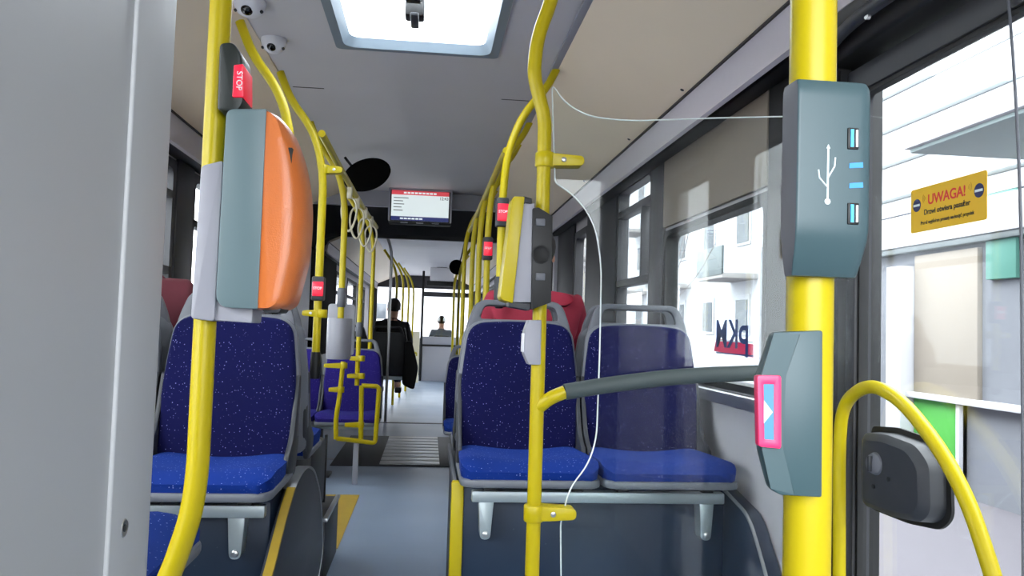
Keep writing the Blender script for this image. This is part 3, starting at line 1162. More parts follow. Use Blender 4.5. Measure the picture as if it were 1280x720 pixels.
t, bt = stop_unit('stop_button', 'dark green box with red STOP button high on the near left pole',
                  [(274, 53), (291, 52), (301, 66), (304, 128), (296, 139), (271, 138)], [(293, 82), (305, 81), (305, 122), (291, 122)], 1.255, 1.325)
z_ = atY(299, 101, 1.25)
obj('button_lettering', text_bm('STOP', .0125, frame_mtx((z_.x, 1.2495, z_.z), (0, 0, -1), (1, 0, 0))), 'print_white', bt)


def ring_button(x, Y, z, hh, label, m_c='dgrey', dirn=-1):
    """sleeve on a pole with a red STOP push plate facing the camera side"""
    t = thing('stop_button', label, 'stop button', (x, Y, z))
    obj('sleeve', bx(x - .027, x + .027, Y - .032, Y + .025, z - hh / 2, z + hh / 2, .008), m_c, t)
    bb = obj('push_button', bx(x - .022, x + .025, Y - .040, Y - .028, z - hh * .32, z + hh * .28, .004), 'red', t)
    obj('button_lettering', text_bm('STOP', .0155, frame_mtx((x + .001, Y - .0405, z), (1, 0, 0), (0, 0, 1)), bold=.0003), 'print_white', bb)


def zat(py, px, Y):
    return atY(px, py, Y).z


ring_button((402 - 538) / 1000 * 3.55, 3.55, zat(361, 402, 3.55), .105, 'red STOP button in dark sleeve on the second left pole')
ring_button(.295, 3.40, zat(266, 626, 3.40), .125, 'red STOP button on pole right behind the yellow validator')
ring_button(.302, 4.32, zat(311, 608, 4.32), .125, 'red STOP button on second pole behind the validator')
t = obj('grey_sleeve', lathe([(.02, 0), (.0225, .004), (.0225, .10), (.02, .104)], ((430 - 538) / 1000 * 4.42, 4.42, zat(384, 430, 4.42))), 'pgrey')
tag(t, 'grey sleeve around the left pole above the metal box', 'sleeve')
t = obj('grey_sleeve', lathe([(.021, 0), (.0235, .004), (.0235, .10), (.021, .104)], ((453 - 538) / 1000 * 5.88, 5.88, zat(421, 453, 5.88))), 'pgrey')
tag(t, 'grey sleeve around the pole that rises from the gate', 'sleeve')

# grey door button on centre pole
t = thing('door_button', 'pale grey push button box on the centre pole', 'push button', tuple(atY(666, 428, Ym)))
obj('button_box', prismpx([(661, 400), (677, 400), (676, 456), (661, 456), (655, 442), (656, 414)], Ym - .03, Ym + .02, .003, .003), 'lgrey', t)
obj('push_pad', prismpx([(654, 417), (659, 416), (658, 440), (653, 440)], Ym - .026, Ym + .01, .001, .001), 'white', t)

# yellow validator on centre pole
t = thing('ticket_validator', 'yellow and black ticket validator on the centre pole, seen side on', 'ticket validator', tuple(atY(680, 380, Ym)))
obj('yellow_front', prismpx([(641, 245), (656, 246), (641, 379), (625, 374)], Ym - .062, Ym + .03, [.008, .003, .003, .012], .004), 'yellow', t)
obj('chrome_cap', prismpx([(654, 245), (665, 248), (665, 256), (652, 255)], Ym - .058, Ym + .028, .002, .002), 'black', t)
obj('grey_housing', prismpx([(655, 252), (668, 254), (668, 378), (641, 378)], Ym - .058, Ym + .028, .003, .003), 'lgrey', t)
bp = obj('back_plate', prismpx([(666, 260), (673, 259), (691, 270), (689, 378), (664, 387)], Ym - .066, Ym + .02, .003, .003), 'black', t)
pc = atY(676, 318, Ym - .066)
obj('speaker_ring', lathe([(.022, 0), (.022, .003), (.018, .004), (.014, .001)], (pc.x, Ym - .066, pc.z), (0, -1, 0)), 'rubber', bp)
for py in (278, 346):
    pc = atY(676, py, Ym - .066)
    obj('lock_plate', bx(pc.x - .012, pc.x + .010, Ym - .070, Ym - .064, pc.z - .009, pc.z + .009, .002), 'pgrey', bp)
obj('foot_bracket', prismpx([(636, 377), (664, 380), (662, 388), (636, 383)], Ym - .05, Ym + .02, .002, .001), 'dgrey', t)

# USB charger box on near right pole
t = thing('usb_charger', 'teal USB charging box with two ports on the near right pole', 'charger', tuple(atY(1030, 340, Yq)))
zt, zb = atY(1030, 104, .55).z, atY(1030, 345, .55).z
xA, xB = atY(996, 220, .541).x, atY(1094, 220, .541).x
sec = rpoly([(xA, .5665), (xA, .541), (xB, .541), (xB, .5665)], [.001, .0025, .013, .001], 6)
L = []
sl = (atY(1020, 104, .55).x - atY(1016, 345, .55).x)
for (z, g) in ((zb, .45), (zb + .003, .55), (zb + .014, .74), (zb + .026, .93), (zb + .034, .99), (zb + .042, 1), (zt - .012, 1), (zt - .004, .96), (zt, .86)):
    cxs = (xA + xB) / 2
    off = sl * ((z - zb) / (zt - zb) - .5)
    L.append([(cxs + (p[0] - cxs) * (1 - (1 - g) * .25) + off, .5665 + (p[1] - .5665) * g, z) for p in sec])
cb = obj('charger_body', loft(L), None, t, angle=30, mats=['teal_mid', 'pgrey'])
for pl in cb.data.polygons:
    if pl.normal.x < -.9:
        pl.material_index = 1
yf = .541
for i, py in enumerate((173, 267)):
    c = atY(1067, py, yf - .001)
    u = obj('usb_port', bx(c.x - .0042, c.x + .0042, yf - .0012, yf + .004, c.z - .0078, c.z + .0078, .0008), 'black', t)
    obj('port_tongue', bx(c.x - .0026, c.x - .0002, yf - .0020, yf - .0005, c.z - .0064, c.z + .0064), 'usb', u)
    obj('port_shield', bx(c.x + .0014, c.x + .0030, yf - .0020, yf - .0005, c.z - .0062, c.z + .0060), 'white', u)
for py in (207, 232):
    c = atY(1070, py, yf)
    obj('port_mark', prism([(c.x - .0052, c.z - .0022), (c.x + .0052, c.z - .0012), (c.x + .0050, c.z + .0026), (c.x - .0050, c.z + .0014)], 'Y', yf - .0004, yf + .001), 'blue_led', t)
# usb trident
b = new()


def bar(p, q, w):
    a, e = atY(*p, yf), atY(*q, yf)
    tube([(a.x, yf - .0002, a.z), (e.x, yf - .0002, e.z)], w, 8, bm=b)


bar((1035, 186), (1034, 254), .0008)
bar((1035, 222), (1043, 208), .0006)
bar((1043, 208), (1044, 197), .0006)
bar((1034, 234), (1024, 222), .0006)
bar((1024, 222), (1023, 212), .0006)
e = atY(1034, 252, yf)
lathe([(.0022, 0), (.0022, .0008)], (e.x, yf + .0002, e.z), (0, -1, 0), 16, bm=b)
e = atY(1035, 184, yf)
prism([(e.x - .0014, e.z - .001), (e.x + .0014, e.z - .001), (e.x, e.z + .002)], 'Y', yf - .0008, yf + .0005, bm=b)
obj('usb_emblem', b, 'print_white', t)

# STOP box near right pole
y0_, y1_ = .5535, .5628
t = thing('stop_button', 'teal box with pink framed button on the near right pole', 'stop button', tuple(atY(990, 610, Yq)))
obj('button_box', prismpx([(968, 415), (1029, 413), (1028, 622), (975, 619), (964, 611), (951, 562), (949, 472)], y0_, y1_, [.004, .002, .002, .003, .004, .004, .004], .0015), 'teal_mid', t)
# sloping cheek towards the button
pa = [atY(*q, y0_) for q in ((968, 416), (1000, 418), (980, 470), (977, 560), (993, 618), (964, 611), (951, 562), (949, 472))]
obj('cheek', loft([[(p.x, y0_ - .0002, p.z) for p in pa], [(p.x - .0004, y0_ - (.0035 if i in (3, 2, 6, 7) else .0004), p.z) for i, p in enumerate(pa)]]), 'teal_mid', t)
pf = [(946, 469), (976, 469), (976, 561), (948, 558)]
pi_ = [(954, 480), (967, 480), (967, 550), (955, 549)]
yb_ = y0_ - .004
fo = [(atY(a, b_, yb_).x, atY(a, b_, yb_).z) for a, b_ in pf]
fi = [(atY(a, b_, yb_).x, atY(a, b_, yb_).z) for a, b_ in pi_]
fr = obj('button_frame', ring(rpoly(fo, .002, 3), rpoly(fi, .001, 3), 'Y', yb_ - .001, yb_ + .006, .0006), 'pink', t)
bt = obj('push_button', prism(fi, 'Y', yb_ - .0006, yb_ + .006), 'btnblue', t)
tr = [(atY(a, b_, yb_).x, atY(a, b_, yb_).z) for a, b_ in ((953, 528), (964, 514), (959, 497))]
tr = [(atY(a, b_, yb_).x, atY(a, b_, yb_).z) for a, b_ in ((954, 500), (965, 515), (954, 529))]
obj('arrow_mark', prism(tr, 'Y', yb_ - .0012, yb_), 'print_white', bt)

# ------------------------------------------------------------------ dome cameras, mirrors, monitors
def dome(px, py, Y, r, label):
    p = atY(px, py, Y)
    z = ZC - .002
    if p.x < -.70:
        z = ZC - (-.70 - p.x) * .43 - .002
    t = thing('dome_camera', label, 'camera', (p.x, Y, z), 'ceiling cameras')
    obj('camera_body', lathe([(r * 1.0, 0.004), (r * 1.0, -.012), (r * .93, -.026), (r * .72, -.042), (r * .4, -.052), (.001, -.055)], (p.x, Y, z)), 'white', t)
    d = Vector((-.06, -.66, -.75)).normalized()
    c = Vector((p.x, Y, z - .006)) + d * (r * .56)
    l = obj('lens', lathe([(r * .42, -.008), (r * .42, .012), (r * .34, .02), (r * .18, .026), (.001, .028)], tuple(c), tuple(d)), 'lens', t)
    for s in (-1, 1):
        obj('screw', lathe([(.006, 0), (.006, .006)], (p.x + s * r * .78, Y - r * .22, z - .036), (s * .6, -.3, -.7), 10), 'dgrey', t)


dome(312, 10, 2.90, .056, 'white dome camera on ceiling beside the near left pole')
dome(342, 58, 3.28, .050, 'white dome camera farther along, partly behind yellow rail')


def mirror(c, r, nrm, label, stem):
    t = thing('convex_mirror', label, 'mirror', tuple(c))
    obj('mirror_back', lathe([(r * .98, -.006), (r, 0), (r * .97, .006), (r * .8, .012), (r * .5, .017), (.001, .019)], tuple(c), nrm, 36), 'matt', t)
    obj('mirror_glass', lathe([(r * .95, -.004), (r * .7, -.012), (.001, -.018)], tuple(c), nrm, 36), 'steel', t)
    obj('mirror_arm', tube(fillet([tuple(c), stem[0], stem[1]], .04), .009, 10), 'black', t)


c = atY(459, 219, 5.2)
mirror(c, .158, (.34, -.46, -.82), 'large black backed round mirror hung beside the left rail', [(c.x - .1, c.y + .1, c.z + .06), (c.x - .16, c.y + .12, 2.24)])
c = atY(571, 334, 10.3)
mirror(c, .10, (-.2, -.9, -.3), 'small black round mirror far off near the right poles', [(c.x + .05, c.y + .15, c.z + .1), (c.x + .1, c.y + .15, 2.28)])

# information monitor
Yt = 6.70
A, B_, C_, D_ = atY(487, 235, Yt), atY(565, 239, Yt), atY(563, 282, Yt), atY(485, 279, Yt)
cx = (A.x + B_.x) / 2
zt, zb = (A.z + B_.z) / 2, (C_.z + D_.z) / 2
w = (B_.x - A.x) / 2
t = thing('information_screen', 'passenger information screen hanging from the ceiling over the aisle', 'screen', (cx, Yt, zt))
obj('housing', bx(cx - w, cx + w, Yt, Yt + .09, zb, zt, .01), 'black', t)
fr_o = rpoly([(cx - w - .004, zb + .02), (cx + w + .004, zb + .02), (cx + w + .004, zt + .004), (cx - w - .004, zt + .004)], .01)
fr_i = rpoly([(cx - w + .010, zb + .02), (cx + w - .010, zb + .02), (cx + w - .010, zt - .010), (cx - w + .010, zt - .010)], .008)
obj('bezel', ring(fr_o, fr_i, 'Y', Yt - .008, Yt + .03, .002), 'lgrey', t)
sx0, sx1, sz0, sz1 = cx - w + .02, cx + w - .022, zb + .028, zt - .014
sc_ = obj('screen', bx(sx0, sx1, Yt - .003, Yt + .002, sz0, sz1), 'tv', t)
yy = Yt - .0045
obj('title_bar', bx(sx0, sx1, yy, Yt, sz1 - .036, sz1), 'tvred', sc_)
obj('footer_bar', bx(sx0, sx1, yy, Yt, sz0, sz0 + .034), 'tvblue', sc_)
obj('clock_digits', text_bm('12:43', .034, frame_mtx((sx1 - .042, yy, sz1 - .058), (1, 0, 0), (0, 0, 1)), bold=.0006), 'tvink', sc_)
b = new()
for k in range(9):
    x = sx0 + .10 + k * .031
    bx(x, x + .024, yy - .0008, yy, sz1 - .026, sz1 - .012, bm=b)
obj('title_words', b, 'tv', sc_)
b = new()
for k in range(6):
    x = sx0 + .075 + k * .032
    bx(x, x + .026, yy - .0008, yy, sz0 + .010, sz0 + .023, bm=b)
obj('footer_words', b, 'tv', sc_)
for k in range(5):
    z = sz1 - .062 - k * .026
    obj('text_line', bx(sx0 + .018, sx0 + (.14 if k == 0 else .085 + .01 * (k % 3)), yy + .001, Yt, z - .004, z + .003), 'tvink', sc_)
obj('hanger', bx(cx - .2, cx + .2, Yt + .02, Yt + .085, zt - .02, ZC + .002, .006), 'black', t)
for s in (-1, 0, 1):
    obj('speaker_slot', bx(cx + s * .13 - .03, cx + s * .13 + .03, Yt - .003, Yt + .002, zb + .006, zb + .016, .002), 'lgrey', t)

Yt = 15.6
A, C_ = atY(538, 334, Yt), atY(567, 352, Yt)
t = thing('display_box', 'small pale display box under the ceiling at the far front', 'display', ((A.x + C_.x) / 2, Yt, A.z))
obj('display_case', bx(A.x, C_.x, Yt, Yt + .08, C_.z, A.z, .015), 'white', t)
obj('display_base', bx(A.x - .06, C_.x + .05, Yt - .01, Yt + .09, C_.z - .10, C_.z - .002, .02), 'black', t)
obj('display_hanger', bx((A.x + C_.x) / 2 - .1, (A.x + C_.x) / 2 + .1, Yt + .02, Yt + .06, A.z - .01, max(ZC, A.z + .01), .005), 'dgrey', t)

# ------------------------------------------------------------------ grey metal box + gate rails on the left
Yb = 4.42
xb = (430 - 538) / 1000 * Yb
t = thing('mounted_box', 'pale grey rounded metal box clamped to a left pole', 'box', (xb, Yb, .98))
zt_, zm_, zb_ = zat(380, 430, Yb), zat(398, 430, Yb), zat(449, 430, Yb)
obj('back_plate', prism(rpoly([(xb - .075, zb_ + .02), (xb + .075, zb_ + .02), (xb + .072, zt_), (xb - .072, zt_)], .02), 'Y', Yb + .03, Yb + .06, .004), 'lgrey', t)
sec = rpoly([(xb - .075, Yb + .03), (xb - .05, Yb - .07), (xb + .03, Yb - .07), (xb + .062, Yb + .03)], [.01, .05, .05, .01], 6)
obj('casing', prism(sec, 'Z', zb_, zm_, .004), 'lgrey', t)


def zP(px, py, Y):
    return atY(px, py, Y)


Yg2 = 5.85
t = thing('gate_rail', 'yellow low tubular gate rail standing in the aisle on the left', 'gate rail', tuple(atY(450, 555, Yg2)))
g1 = [atY(452, 482, Yg2), atY(474, 483, Yg2), atY(469, 554, Yg2), atY(421, 548, 5.7)]
obj('hoop', tube(fillet([tuple(p) for p in g1], .03), .0165, 12), 'yellow', t)
u1 = [atY(452, 482, Yg2), atY(451, 553, Yg2)]
obj('leg', bx(u1[1].x - .05, u1[1].x - .012, Yg2 - .02, Yg2 + .02, .001, u1[1].z + .01, .006), 'lgrey', t)
obj('upright', tube([tuple(p) for p in u1], .0175, 12), 'yellow', t)
u2 = [atY(429, 452, 5.7), atY(424, 500, 5.7), atY(420, 520, 5.7), atY(420, 549, 5.7)]
obj('upright', tube(fillet([tuple(p) for p in u2], .1), .0165, 12), 'yellow', t)
for (px, py, Y, x2) in ((430, 457, 5.7, 405), (426, 487, 5.7, 411), (452, 448, Yg2, 437), (452, 470, Yg2, 434), (451, 531, Yg2, 431)):
    p, q = atY(px, py, Y), atY(x2, py, Y)
    own = lathe([(.022, -.02), (.024, -.016), (.024, .016), (.022, .02)], tuple(p), (0, 0, 1), 16)
    prism(rpoly([(p.x, p.z - .02), (q.x, q.z - .013), (q.x, q.z + .013), (p.x, p.z + .02)], .004), 'Y', Y - .014, Y + .014, .003, bm=own)
    obj('clamp', own, 'yellow', t)
# side clamp on second left pole
clamp(402, 392, 3.55, atY(378, 392, 3.55).x, 'yellow clamp low on the second left pole', .036)
clamp(405, 212, 3.56, atY(428, 216, 3.56).x, 'yellow clamp where second left pole meets overhead rail', .04)

# ------------------------------------------------------------------ door on the right
t = bpy.data.objects.new('door_1', None)
COL.objects.link(t)
t['kind'] = 'structure'
DX = 1.09


def leaf(y0, y1, zt_):
    fo = rpoly([(y0, .02), (y1, .02), (y1, zt_), (y0, zt_)], .01)
    fi = rpoly([(y0 + .04, .10), (y1 - .045, .10), (y1 - .045, zt_ - .065), (y0 + .04, zt_ - .065)], .03)
    obj('door_frame', ring(fo, fi, 'X', DX - .012, DX + .035, .004), 'walld', t)
    obj('door_seal', ring(rpoly([(y0 + .036, .096), (y1 - .041, .096), (y1 - .041, zt_ - .061), (y0 + .036, zt_ - .061)], .03),
                          rpoly([(y0 + .05, .112), (y1 - .055, .112), (y1 - .055, zt_ - .077), (y0 + .05, zt_ - .077)], .03), 'X', DX - .004, DX + .02), 'rubber', t)
    obj('door_glass', bx(DX + .006, DX + .012, y0 + .042, y1 - .047, .102, zt_ - .067), 'glass', t)


leaf(1.16, 1.985, 1.85)
leaf(.32, .90, 1.85)
obj('door_post', bx(DX - .006, DX + .03, .90, 1.16, .02, 1.85, .004), 'walld', t)
obj('door_jamb', bx(DX - .03, DX + .09, 1.987, 2.03, .01, 1.86, .004), 'rubber', t)
obj('door_cable', tube(fillet([tuple(atX(px, py, DX - .02)) for px, py in ((1259, -20), (1268, 90), (1276, 250), (1278, 450), (1279, 740))], .2), .0028, 8), 'pgrey', t)
# header / drive cover above the door, dark
t = thing('door_drive_cover', 'black door drive cover above the right door', 'cover', (1.0, 1.4, 1.9))
cv = [(1.115, 1.865), (1.03, 1.868), (.99, 1.93), (.985, 1.962), (1.02, 2.0), (1.115, 2.0)]
obj('cover_body', prism(rpoly(cv, .01), 'Y', .75, 2.02), 'black', t)
obj('drive_arm', tube(fillet([(1.0, 1.98, 1.885), (.97, 1.78, 1.90), (.985, 1.30, 1.905)], .1), .016, 10), 'dgrey', t)
obj('arm_bolt', lathe([(.008, 0), (.008, .008)], (.974, 1.70, 1.885), (-1, 0, 0), 12), 'steel', t)
# black posts between pole and door
for (x0, x1, y0, y1, m_) in ((1.02, 1.10, 2.0, 2.06, 'rubber'), (.985, 1.018, 2.03, 2.06, 'pgrey')):
    struct('trim_%d' % n_trim, bx(x0, x1, y0, y1, .002, 1.96, .008), m_)
    n_trim += 1
# door handrail
hr = [atX(px, py, 1.035) for px, py in ((1049, 760), (1049, 560), (1053, 505), (1085, 478), (1128, 500), (1176, 562), (1210, 625), (1243, 724), (1262, 800))]
t = tag(obj('door_handrail', tube(fillet([tuple(p) for p in hr], .09, 8), .0155, 16), 'yellow'), 'yellow arched handrail in front of the right door', 'handrail')
# emergency handle box
XB = 1.04
bxp = [(1072, 539), (1100, 541), (1138, 555), (1156, 580), (1158, 642), (1146, 655), (1112, 648), (1072, 632)]
pts = [(atX(a, b_, XB).y, atX(a, b_, XB).z) for a, b_ in bxp]
t = thing('emergency_box', 'dark grey door release box with round knob on the right door', 'release box', tuple(atX(1120, 650, XB)))
cy = sum(p[0] for p in pts) / 8
cz = sum(p[1] for p in pts) / 8
def sc(f):
    return rpoly([(cy + (p[0] - cy) * f, cz + (p[1] - cz) * f) for p in pts], .02, 4)
obj('box_body', loft([[(DX - .002, *p) for p in sc(1.0)], [(XB + .012, *p) for p in sc(.97)], [(XB + .002, *p) for p in sc(.90)], [(XB - .004, *p) for p in sc(.80)]]), 'dgrey', t, angle=25)
obj('black_gasket', prism(sc(1.13), 'X', DX - .004, DX + .003), 'rubber', t)
k = atX(1090, 579, XB - .01)
kb = obj('knob', lathe([(.026, 0), (.026, .006), (.023, .013), (.016, .016), (.001, .017)], (XB, k.y - .006, k.z), (-1, -.25, .05)), 'pgrey', t)
obj('knob_grip', bx(XB - .024, XB - .012, k.y - .010, k.y + .0, k.z - .019, k.z + .019, .004), 'dgrey', kb)
for (px, py) in ((1111, 599), (1092, 608)):
    q = atX(px, py, XB - .004)
    obj('key_hole', lathe([(.0055, 0), (.0055, .003)], (XB - .003, q.y, q.z), (-1, 0, 0), 12), 'black', t)

# UWAGA sticker on the door glass
SX = DX + .0045
cor = [atX(px, py, SX) for px, py in ((1138, 238), (1234, 213), (1234, 273), (1140, 293))]
ys = ((cor[0].y + cor[3].y) / 2, (cor[1].y + cor[2].y) / 2)
zs_ = ((cor[2].z + cor[3].z) / 2, (cor[0].z + cor[1].z) / 2)
t = thing('warning_sticker', 'yellow UWAGA warning sticker on the right door glass', 'sticker', (SX, sum(ys) / 2, sum(zs_) / 2))
sy0, sy1, sz0, sz1 = ys[1], ys[0], zs_[0], zs_[1]
obj('sticker_sheet', prism(rpoly([(sy0, sz0), (sy1, sz0), (sy1, sz1), (sy0, sz1)], .006), 'X', SX - .0006, SX + .0004), 'signyellow', t)
wS, hS = sy1 - sy0, sz1 - sz0
ycen = (sy0 + sy1) / 2


def stick(s, size, fy, fz, m_, bold=0.0):
    mt = frame_mtx((SX - .0009, ycen - fy * wS, sz0 + fz * hS), (0, -1, 0), (0, 0, 1))
    obj('sticker_words', text_bm(s, size, mt, depth=.0002, bold=bold), m_, t)


stick('UWAGA!', .031, .0, .68, 'signred', .0006)
stick('Drzwi otwiera pasażer', .0165, .0, .42, 'inkblack', .0004)
stick('Przed wyjściem proszę nacisnąć przycisk', .0105, .0, .19, 'inkblack', .0003)
for s in (-1, 1):
    yc_ = ycen - s * wS * .41
    d = obj('sticker_disc', lathe([(.0145, -.0002), (.0145, .0006)], (SX - .0006, yc_, sz0 + hS * .62), (-1, 0, 0), 24), 'navy', t)
    obj('disc_band', bx(SX - .0018, SX - .0011, yc_ - .0115, yc_ + .0115, sz0 + hS * .62 - .0025, sz0 + hS * .62 + .0025), 'print_white', d)
    b = new()
    for k in range(3):
        tube([(SX - .0009, ycen - s * (wS * .27 + .0045 * (k + 1) * math.cos(a)), sz0 + hS * .74 + .0045 * (k + 1) * math.sin(a)) for a in [R(v) for v in range(-40, 41, 16)]], .0006, 6, bm=b)
    obj('signal_mark', b, mat('ochre_print_%d' % (s + 1), (190, 140, 20), .5), t)

# mirrored operator sticker on right window
SX = XR + .017
cor = [atX(px, py, SX) for px, py in ((891, 412), (942, 408), (942, 449), (891, 449))]
sy0, sy1 = cor[1].y, cor[0].y
sz0, sz1 = cor[2].z, cor[1].z
wS, hS = sy1 - sy0, sz1 - sz0
ycen = (sy0 + sy1) / 2
t = thing('window_sticker', 'mirrored PKM lettering over a red band on the right window', 'sticker', (SX, ycen, sz0))
obj('red_band', prism([(sy0, sz0 + hS * .04), (sy1 - wS * .04, sz0 + hS * .14), (sy1 - .10 * wS, sz0 + hS * .58), (sy0, sz0 + hS * .45)], 'X', SX, SX + .001), 'pkmred', t)
for fz in (.10, .52):
    obj('band_line', bx(SX - .0006, SX + .0012, sy0, sy1 - wS * .1, sz0 + hS * (fz - .03), sz0 + hS * (fz + .02)), 'pkmblue' if fz < .2 else 'print_white', t)
mt = frame_mtx((SX - .0012, ycen + wS * .12, sz0 + hS * .70), (0, -1, 0), (0, 0, 1))
obj('sticker_letters', text_bm('KM', hS * 1.0, mt @ Matrix.Diagonal((1.45, 1.3, 1, 1)), True, .0003, .002), 'pkmblue', t)
mt = frame_mtx((SX - .0012, ycen - wS * .30, sz0 + hS * .47), (0, -1, 0), (0, 0, 1))
obj('sticker_letters', text_bm('P', hS * 1.42, mt @ Matrix.Diagonal((1.15, 1, 1, 1)), True, .0003, .002), 'pkmblue', t)

# ------------------------------------------------------------------ far front: driver's cab
Yc = 16.7
t = thing('cab_partition', 'pale grey driver cab partition with window at the far front', 'partition', (.4, Yc, 0))
xa = (531 - 538) / 1000 * Yc
obj('lower_panel', bx(xa, XR - .01, Yc, Yc + .05, .001, .72, .01), 'lgrey', t)
obj('dark_seam', bx(xa, XR - .01, Yc - .006, Yc + .05, .72, .76, .003), 'black', t)
obj('counter', bx(xa, XR - .01, Yc - .02, Yc + .08, .76, .92, .01), 'lgrey', t)
obj('post', bx(xa - .05, xa, Yc - .02, Yc + .06, .001, 2.28, .008), 'black', t)
obj('cab_glass', bx(xa, XR - .02, Yc + .02, Yc + .026, .92, 1.75), 'glass', t)
obj('top_rail', bx(xa, XR - .01, Yc, Yc + .05, 1.75, 1.85, .005), 'walld', t)
t = thing('front_door_panel', 'pale low panel with yellow handle left of the driver cab', 'panel', (-.3, 16.2, 0))
obj('panel_sheet', bx(-.44, -.17, 16.1, 16.14, .001, 1.02, .012), 'cream', t)
obj('panel_handle', tube(fillet([(-.40, 16.08, .55), (-.40, 16.0, .6), (-.22, 16.0, .6), (-.22, 16.08, .55)], .03), .018, 10), 'yellow', t)


# ------------------------------------------------------------------ people
def skin_mesh(verts, edges, radii, root=0, sub=1):
    me = bpy.data.meshes.new('sk')
    me.from_pydata(verts, edges, [])
    o = bpy.data.objects.new('sk', me)
    COL.objects.link(o)
    md = o.modifiers.new('s', 'SKIN')
    md.use_smooth_shade = True
    for i, r in enumerate(radii):
        sv = me.skin_vertices[0].data[i]
        sv.radius = (r, r) if not isinstance(r, tuple) else r
        sv.use_root = i == root
    if sub:
        s = o.modifiers.new('u', 'SUBSURF')
        s.levels = sub
        s.render_levels = sub
    bpy.context.view_layer.update()
    dg = bpy.context.evaluated_depsgraph_get()
    m2 = bpy.data.meshes.new_from_object(o.evaluated_get(dg))
    b = bmesh.new()
    b.from_mesh(m2)
    bpy.data.objects.remove(o)
    bpy.data.meshes.remove(me)
    bpy.data.meshes.remove(m2)
    return b


def person(label, loc, rz, top, lean=0.0, hood=False, trouser='jeans'):
    """seated figure facing +Y, origin on the seat surface under the hips"""
    t = thing('person', label, 'person', loc, None, rz)
    V, E, Rr = [], [], []

    def add(p, r, par=None):
        V.append((p[0] + lean * p[2], p[1], p[2]))
        Rr.append(r)
        if par is not None:
            E.append((par, len(V) - 1))
        return len(V) - 1
    pel = add((0, 0, .12), (.15, .11))
    wa = add((0, -.02, .27), (.13, .10), pel)
    ch = add((0, -.01, .43), (.155, .105), wa)
    nb = add((0, .0, .545), (.085, .07), ch)
    nk = add((0, .012, .615), .052, nb)
    h1 = add((0, .03, .685), (.066, .078), nk)
    h2 = add((0, .03, .755), (.074, .092), h1)
    h3 = add((0, .022, .815), (.062, .076), h2)
    add((0, .125, .705), .012, h1)                       # nose
    for s in (-1, 1):
        sh = add((s * .165, -.005, .51), .062, ch)
        el = add((s * .225, .07, .27), .046, sh)
        wr_ = add((s * .155, .30, .205), .030, el)
        pa = add((s * .135, .365, .19), (.034, .018), wr_)
        for j, (dx, ln) in enumerate(((-.027, .062), (-.009, .072), (.009, .068), (.026, .052))):
            f1 = add((s * .135 + dx, .365 + ln * .7, .186), .0088, pa)
            add((s * .135 + dx, .365 + ln * 1.1, .165), .0078, f1)
        th = add((s * .135 - s * .04, .365, .182), .0095, wr_)
        add((s * .135 - s * .045, .40, .172), .0085, th)
        hp = add((s * .10, .05, .09), .095, pel)
        kn = add((s * .12, .44, .10), .065, hp)
        an = add((s * .12, .47, -.30), .043, kn)
        add((s * .12, .58, -.345), .035, an)
    obj('body', skin_mesh(V, E, Rr, pel), 'skin', t, True)
    # jacket
    V, E, Rr = [], [], []
    pel = add((0, 0, .07), (.185, .145))
    wa = add((0, -.02, .27), (.165, .125), pel)
    ch = add((0, -.012, .43), (.185, .13), wa)
    nb = add((0, -.002, .545), (.115, .095), ch)
    add((0, .006, .60), (.075, .072), nb)
    for s in (-1, 1):
        sh = add((s * .175, -.005, .505), .082, ch)
        el = add((s * .235, .07, .27), .066, sh)
        add((s * .165, .285, .21), .046, el)
    if hood:
        hd = add((-.05, -.10, .60), (.10, .055), nb)
    obj('jacket', skin_mesh(V, E, Rr, pel, 2), top, t, True)
    V, E, Rr = [], [], []
    pel = add((0, .0, .09), (.165, .115))
    for s in (-1, 1):
        hp = add((s * .10, .06, .095), .105, pel)
        kn = add((s * .12, .44, .10), .078, hp)
        add((s * .12, .47, -.27), .058, kn)
    obj('trousers', skin_mesh(V, E, Rr, pel), trouser, t, True)
    for s in (-1, 1):
        x = s * .12 
        b = prism(rpoly([(x - .042, .42), (x + .042, .42), (x + .045, .62), (x + .02, .69), (x - .02, .69), (x - .045, .62)], .02), 'Z', -.385, -.31, .02)
        obj('shoe', b, 'shoe', t, True)
    # hair cap
    b = bmesh.new()
    bmesh.ops.create_uvsphere(b, u_segments=20, v_segments=12, radius=1)
    for v in b.verts:
        z = v.co.z
        v.co = Vector((v.co.x * .088 + lean * .77, v.co.y * .106 + .018, z * .098 + .775))
    for v in [v for v in b.verts if v.co.z < .70 or (v.co.y > .085 and v.co.z < .82)]:
        v.co.y = min(v.co.y, .05)
        v.co.z = max(v.co.z, .69)
    obj('hair', b, 'hair', t, True)
    for s in (-1, 1):
        b = lathe([(.008, -.004), (.017, 0), (.014, .008), (.004, .010)], (s * .079 + lean * .72, .03, .725), (s, -.3, 0), 12)
        obj('ear', b, 'skin', t, True)
        b = lathe([(.011, -.004), (.011, 0), (.006, .005)], (s * .03 + lean * .75, .116, .748), (0, 1, 0), 12)
        obj('eye', b, 'white', t, True)
    obj('mouth', bx(-.024 + lean * .66, .024 + lean * .66, .100, .110, .658, .668, .003), mat('lips_%d' % len(bpy.data.materials), (170, 90, 90), .5), t, True)
    return t


